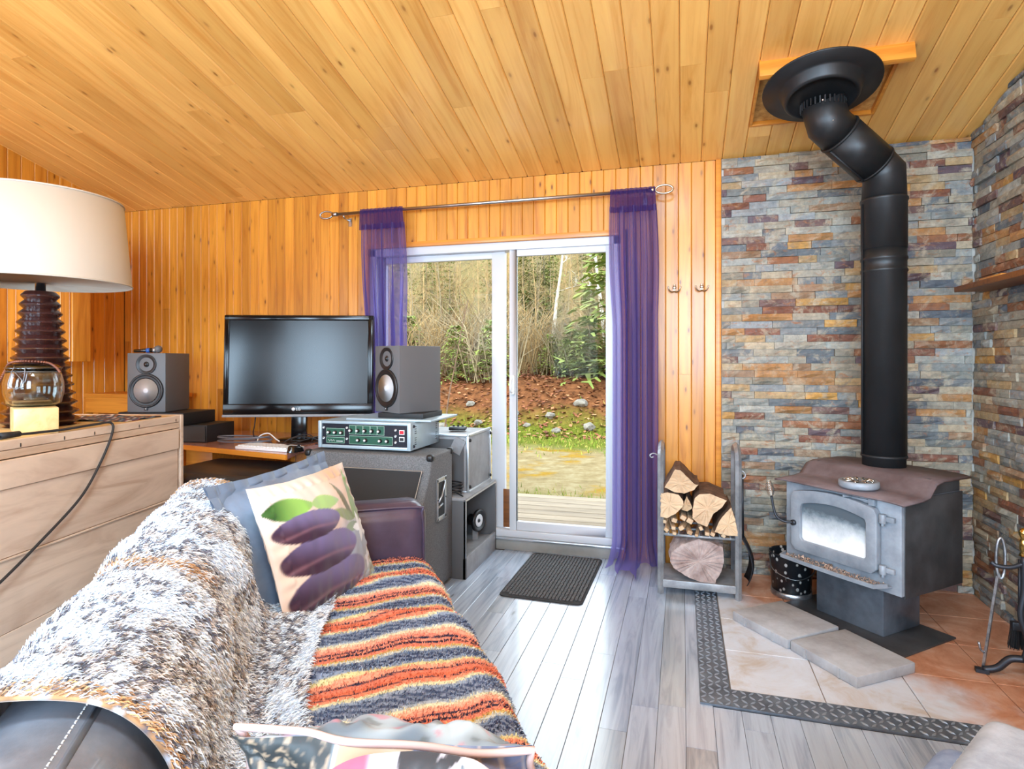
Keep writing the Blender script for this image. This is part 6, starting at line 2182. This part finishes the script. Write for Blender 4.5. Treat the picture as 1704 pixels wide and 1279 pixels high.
def sub_panel(u0, u1, v0, v1):
    MB().bx(fx(u0), fx(u1), -0.0010, 0.001, fz(v0), fz(v1)).build('panel_border', 'amp_line', face)
    return MB().bx(fx(u0) + 0.0022, fx(u1) - 0.0022, -0.0018, 0.001, fz(v0) + 0.0022, fz(v1) - 0.0022).build('control_panel', 'amp_green', face)
def aknob(u, v_, r_=0.0115):
    k1 = MB().lathe([(0, 0.012), (r_ * 0.62, 0.012), (r_ * 0.7, 0.008), (r_, 0.006), (r_, 0)], 20, c=(fx(u), -0.0018, fz(v_)), axis=(0, -1, 0)).build('knob', 'spk_ring', face)
    MB().lathe([(0, 0.0165), (r_ * 0.52, 0.016), (r_ * 0.60, 0.011), (r_ * 0.6, 0.006)], 18, c=(fx(u) - 0.0015, -0.0018, fz(v_)), axis=(0, -1, 0)).build('knob_cap', 'white_plastic', k1)
sub_panel(0.05, 0.27, 0.42, 0.78)
sub_panel(0.05, 0.27, 0.08, 0.36)
for q in range(3):
    aknob(0.085 + q * 0.075, 0.58)
for q in range(5):
    sub_panel(0.325 + q * 0.083, 0.325 + q * 0.083 + 0.078, 0.52, 0.95)
    aknob(0.345 + q * 0.083, 0.70)
sub_panel(0.325, 0.83, 0.06, 0.46)
for u in (0.435, 0.52, 0.69, 0.77):
    aknob(u, 0.26)
# small engraved-looking line of script on the lower panel and marks
b = MB()
b.tube([(fx(0.07 + 0.01 * q), -0.0022, fz(0.20 + 0.05 * math.sin(q * 2.1))) for q in range(9)], 0.0012, 4)
b.bx(fx(0.17), fx(0.25), -0.0022, -0.0015, fz(0.16), fz(0.19))
b.build('script_mark', 'white_plastic', face)
for (u, v_) in ((0.02, 0.80), (0.02, 0.30), (0.30, 0.82), (0.30, 0.30), (0.865, 0.78), (0.865, 0.50), (0.865, 0.22)):
    jk = MB().lathe([(0.0, -0.004), (0.003, -0.004), (0.0035, 0.005), (0.0075, 0.005), (0.0085, 0.0)], 18, c=(fx(u), -0.0005, fz(v_)), axis=(0, -1, 0)).build('jack', 'alu', face)
for v0, m_ in ((0.58, 'red'), (0.26, 'spk_ring')):
    fr_ = MB().bx(fx(0.905), fx(0.965), -0.003, 0.001, fz(v0), fz(v0 + 0.22)).build('switch_bezel', 'white_plastic', face, bevel=0.001)
    MB().bx(fx(0.913), fx(0.957), -0.006, 0.0, fz(v0 + 0.04), fz(v0 + 0.18)).build('rocker', m_, fr_)
b = MB()
for yy_, zz in ((0.03, 0.022), (0.03, AH - 0.022), (AD - 0.02, AH - 0.022)):
    MB().lathe([(0, 0.008), (0.007, 0.007), (0.0095, 0)], 14, c=(AW, yy_, zz), axis=(1, 0, 0)).build('corner_foot', 'amp_face', amp)
for cyy in (0.055, AD - 0.045):
    for q in range(9):
        if q in (4,):
            continue
        zz = 0.028 + q * 0.0125
        MB().bx(AW - 0.0005, AW + 0.0008, cyy - 0.012, cyy + 0.012, zz, zz + 0.004).build('vent_slot', 'amp_face', amp)
MB().bx(0.1, AW - 0.1, 0.06, AD - 0.05, -0.0128, 0.0).build('base_pad', 'black', amp)
# silver tray and foam pad under the monitor
tag(MB().bx(-1.90, -1.36, 3.09, 3.50, 0.943, 0.955).build('metal_tray', 'amp_case', bevel=0.003), 'thin silver tray on top of the amplifier head', 'tray')
tag(MB().bx(-1.72, -1.43, 3.14, 3.42, 0.9555, 0.986).build('foam_pad', 'black', bevel=0.004), 'black isolation pad between silver tray and studio monitor', 'pad')

# empty subwoofer box and flight case behind the cabinet
sbx = thing('open_speaker_box', 'open fronted grey speaker box on the floor by the door', 'speaker box', (0, 0, 0))
bx0, bx1, by0, by1, bz1 = -1.74, -1.228, 3.290, 3.885, 0.480
MB().bx(bx0, bx1, by0, by0 + 0.02, 0.0, bz1 - 0.02).build('end_panel', 'case_dark', sbx, bevel=0.002)
MB().bx(bx0, bx1, by1 - 0.02, by1, 0.0, bz1 - 0.02).build('end_panel', 'case_dark', sbx, bevel=0.002)
MB().bx(bx0, bx1, by0, by1, bz1 - 0.02, bz1).build('top_panel', 'case_grey', sbx, bevel=0.003)
MB().bx(bx0, bx0 + 0.02, by0 + 0.02, by1 - 0.02, 0.0, bz1 - 0.02).build('back_panel', 'case_dark', sbx)
MB().bx(bx0 + 0.02, bx1 - 0.02, by0 + 0.02, by1 - 0.02, 0.09, 0.105).build('floor_panel', 'case_grey', sbx)
MB().bx(bx1 - 0.018, bx1, by0 + 0.0, by1, 0.0, 0.125).build('lower_rail', 'case_grey', sbx, bevel=0.002)
MB().bx(bx1 - 0.012, bx1 + 0.001, by0, by0 + 0.012, 0.125, bz1 - 0.02).build('edge_strip', 'alu', sbx)
MB().bx(bx1 - 0.012, bx1 + 0.001, by0, by1, bz1 - 0.022, bz1 - 0.012).build('edge_strip', 'alu', sbx)
MB().bx(-1.52, -1.50, by0 + 0.02, by1 - 0.02, 0.105, bz1 - 0.02).build('baffle', 'case_dark', sbx)
MB().bx(-1.30, -1.27, by0 + 0.02, by0 + 0.05, bz1 - 0.07, bz1 - 0.02).build('cleat', 'case_grey', sbx)
drv = thing('speaker_driver', 'bare round loudspeaker driver inside the open box', 'speaker', (-1.305, 3.72, 0.235))
MB().lathe([(0.0, -0.06), (0.035, -0.06), (0.035, -0.03), (0.065, 0.0), (0.072, 0.0), (0.072, 0.018), (0.062, 0.020), (0.05, 0.012), (0.03, 0.008), (0, 0.006)], 32, axis=(1, -0.25, 0)).build('basket', 'spk_ring', drv)
MB().lathe([(0.022, 0.012), (0.040, 0.016), (0.042, 0.013), (0.02, 0.008)], 28, axis=(1, -0.25, 0)).build('cone_ring', 'spk_cone', drv)
MB().lathe([(0.0, 0.02), (0.010, 0.017), (0.016, 0.009)], 20, axis=(1, -0.25, 0)).build('dust_cap', 'spk_ring', drv)
MB().bx(-0.03, 0.0, -0.012, 0.012, -0.1295, -0.06).build('bracket', 'case_grey', drv)

fc = thing('flight_case', 'grey flight case with aluminium edges on the open speaker box', 'case', (0, 0, 0))
qx0, qx1, qy0, qy1, qz0, qz1 = -1.70, -1.272, 3.445, 3.880, 0.4815, 0.828
MB().bx(qx0, qx1, qy0, qy1, qz0, qz1).build('shell', 'case_grey', fc, bevel=0.004)
MB().bx(qx0 + 0.025, qx1 - 0.025, qy0 - 0.004, qy0 + 0.002, qz0 + 0.025, qz1 - 0.025).build('front_grille', 'case_dark', fc)
for (p0, p1) in (((qx1, qy0, qz0), (qx1, qy0, qz1)), ((qx1, qy1, qz0), (qx1, qy1, qz1)), ((qx1, qy0, qz1), (qx1, qy1, qz1)), ((qx1, qy0, qz0), (qx1, qy1, qz0)), ((qx0, qy0, qz1), (qx1, qy0, qz1)), ((qx0, qy0, qz0), (qx1, qy0, qz0)), ((qx0, qy0, qz0), (qx0, qy0, qz1))):
    c = (Vector(p0) + Vector(p1)) / 2
    d = Vector(p1) - Vector(p0)
    MB().box(c, (abs(d.x) + 0.016, abs(d.y) + 0.016, abs(d.z) + 0.016 if abs(d.z) > 0.1 else 0.016)).build('edge_rail', 'alu', fc, bevel=0.003)
for yy_ in (qy0 + 0.016, qy1 - 0.016):
    for zz in (qz0 + 0.03, qz1 - 0.03):
        MB().lathe([(0, 0.010), (0.009, 0.008), (0.011, 0)], 14, c=(qx1 + 0.008, yy_, zz), axis=(1, 0, 0)).build('corner_bumper', 'black', fc)
pd = thing('effects_pedal', 'small black pedal lying on the flight case', 'pedal', (-1.42, 3.66, 0.836), 0.2)
MB().bx(-0.055, 0.055, -0.035, 0.035, 0, 0.022).build('case', 'spk_ring', pd, bevel=0.005)
for q in (-0.03, 0.0, 0.03):
    MB().lathe([(0.008, 0), (0.007, 0.008), (0, 0.009)], 12, c=(q, 0.012, 0.022)).build('knob', 'black', pd)
tag(MB().box((-1.335, 3.436, 0.765), (0.075, 0.004, 0.095), R=Matrix.Rotation(0.45, 3, 'Y')).build('paper_tag', 'case_grey'), 'grey card tag stuck on the corner of the flight case', 'tag')
lead('cable_coil', 'black cable coil on the ledge of the open speaker box', [(-1.37 + (0.085 + 0.01 * math.sin(a * 3)) * math.cos(a), 3.362 + 0.045 * math.sin(a), 0.492 + 0.006 * a / 2) for a in np.linspace(0, 7 * PI, 40)] + [(-1.30, 3.33, 0.50), (-1.25, 3.305, 0.488)], 0.0045, 'cable')
b = MB()
bpy.context.view_layer.update()
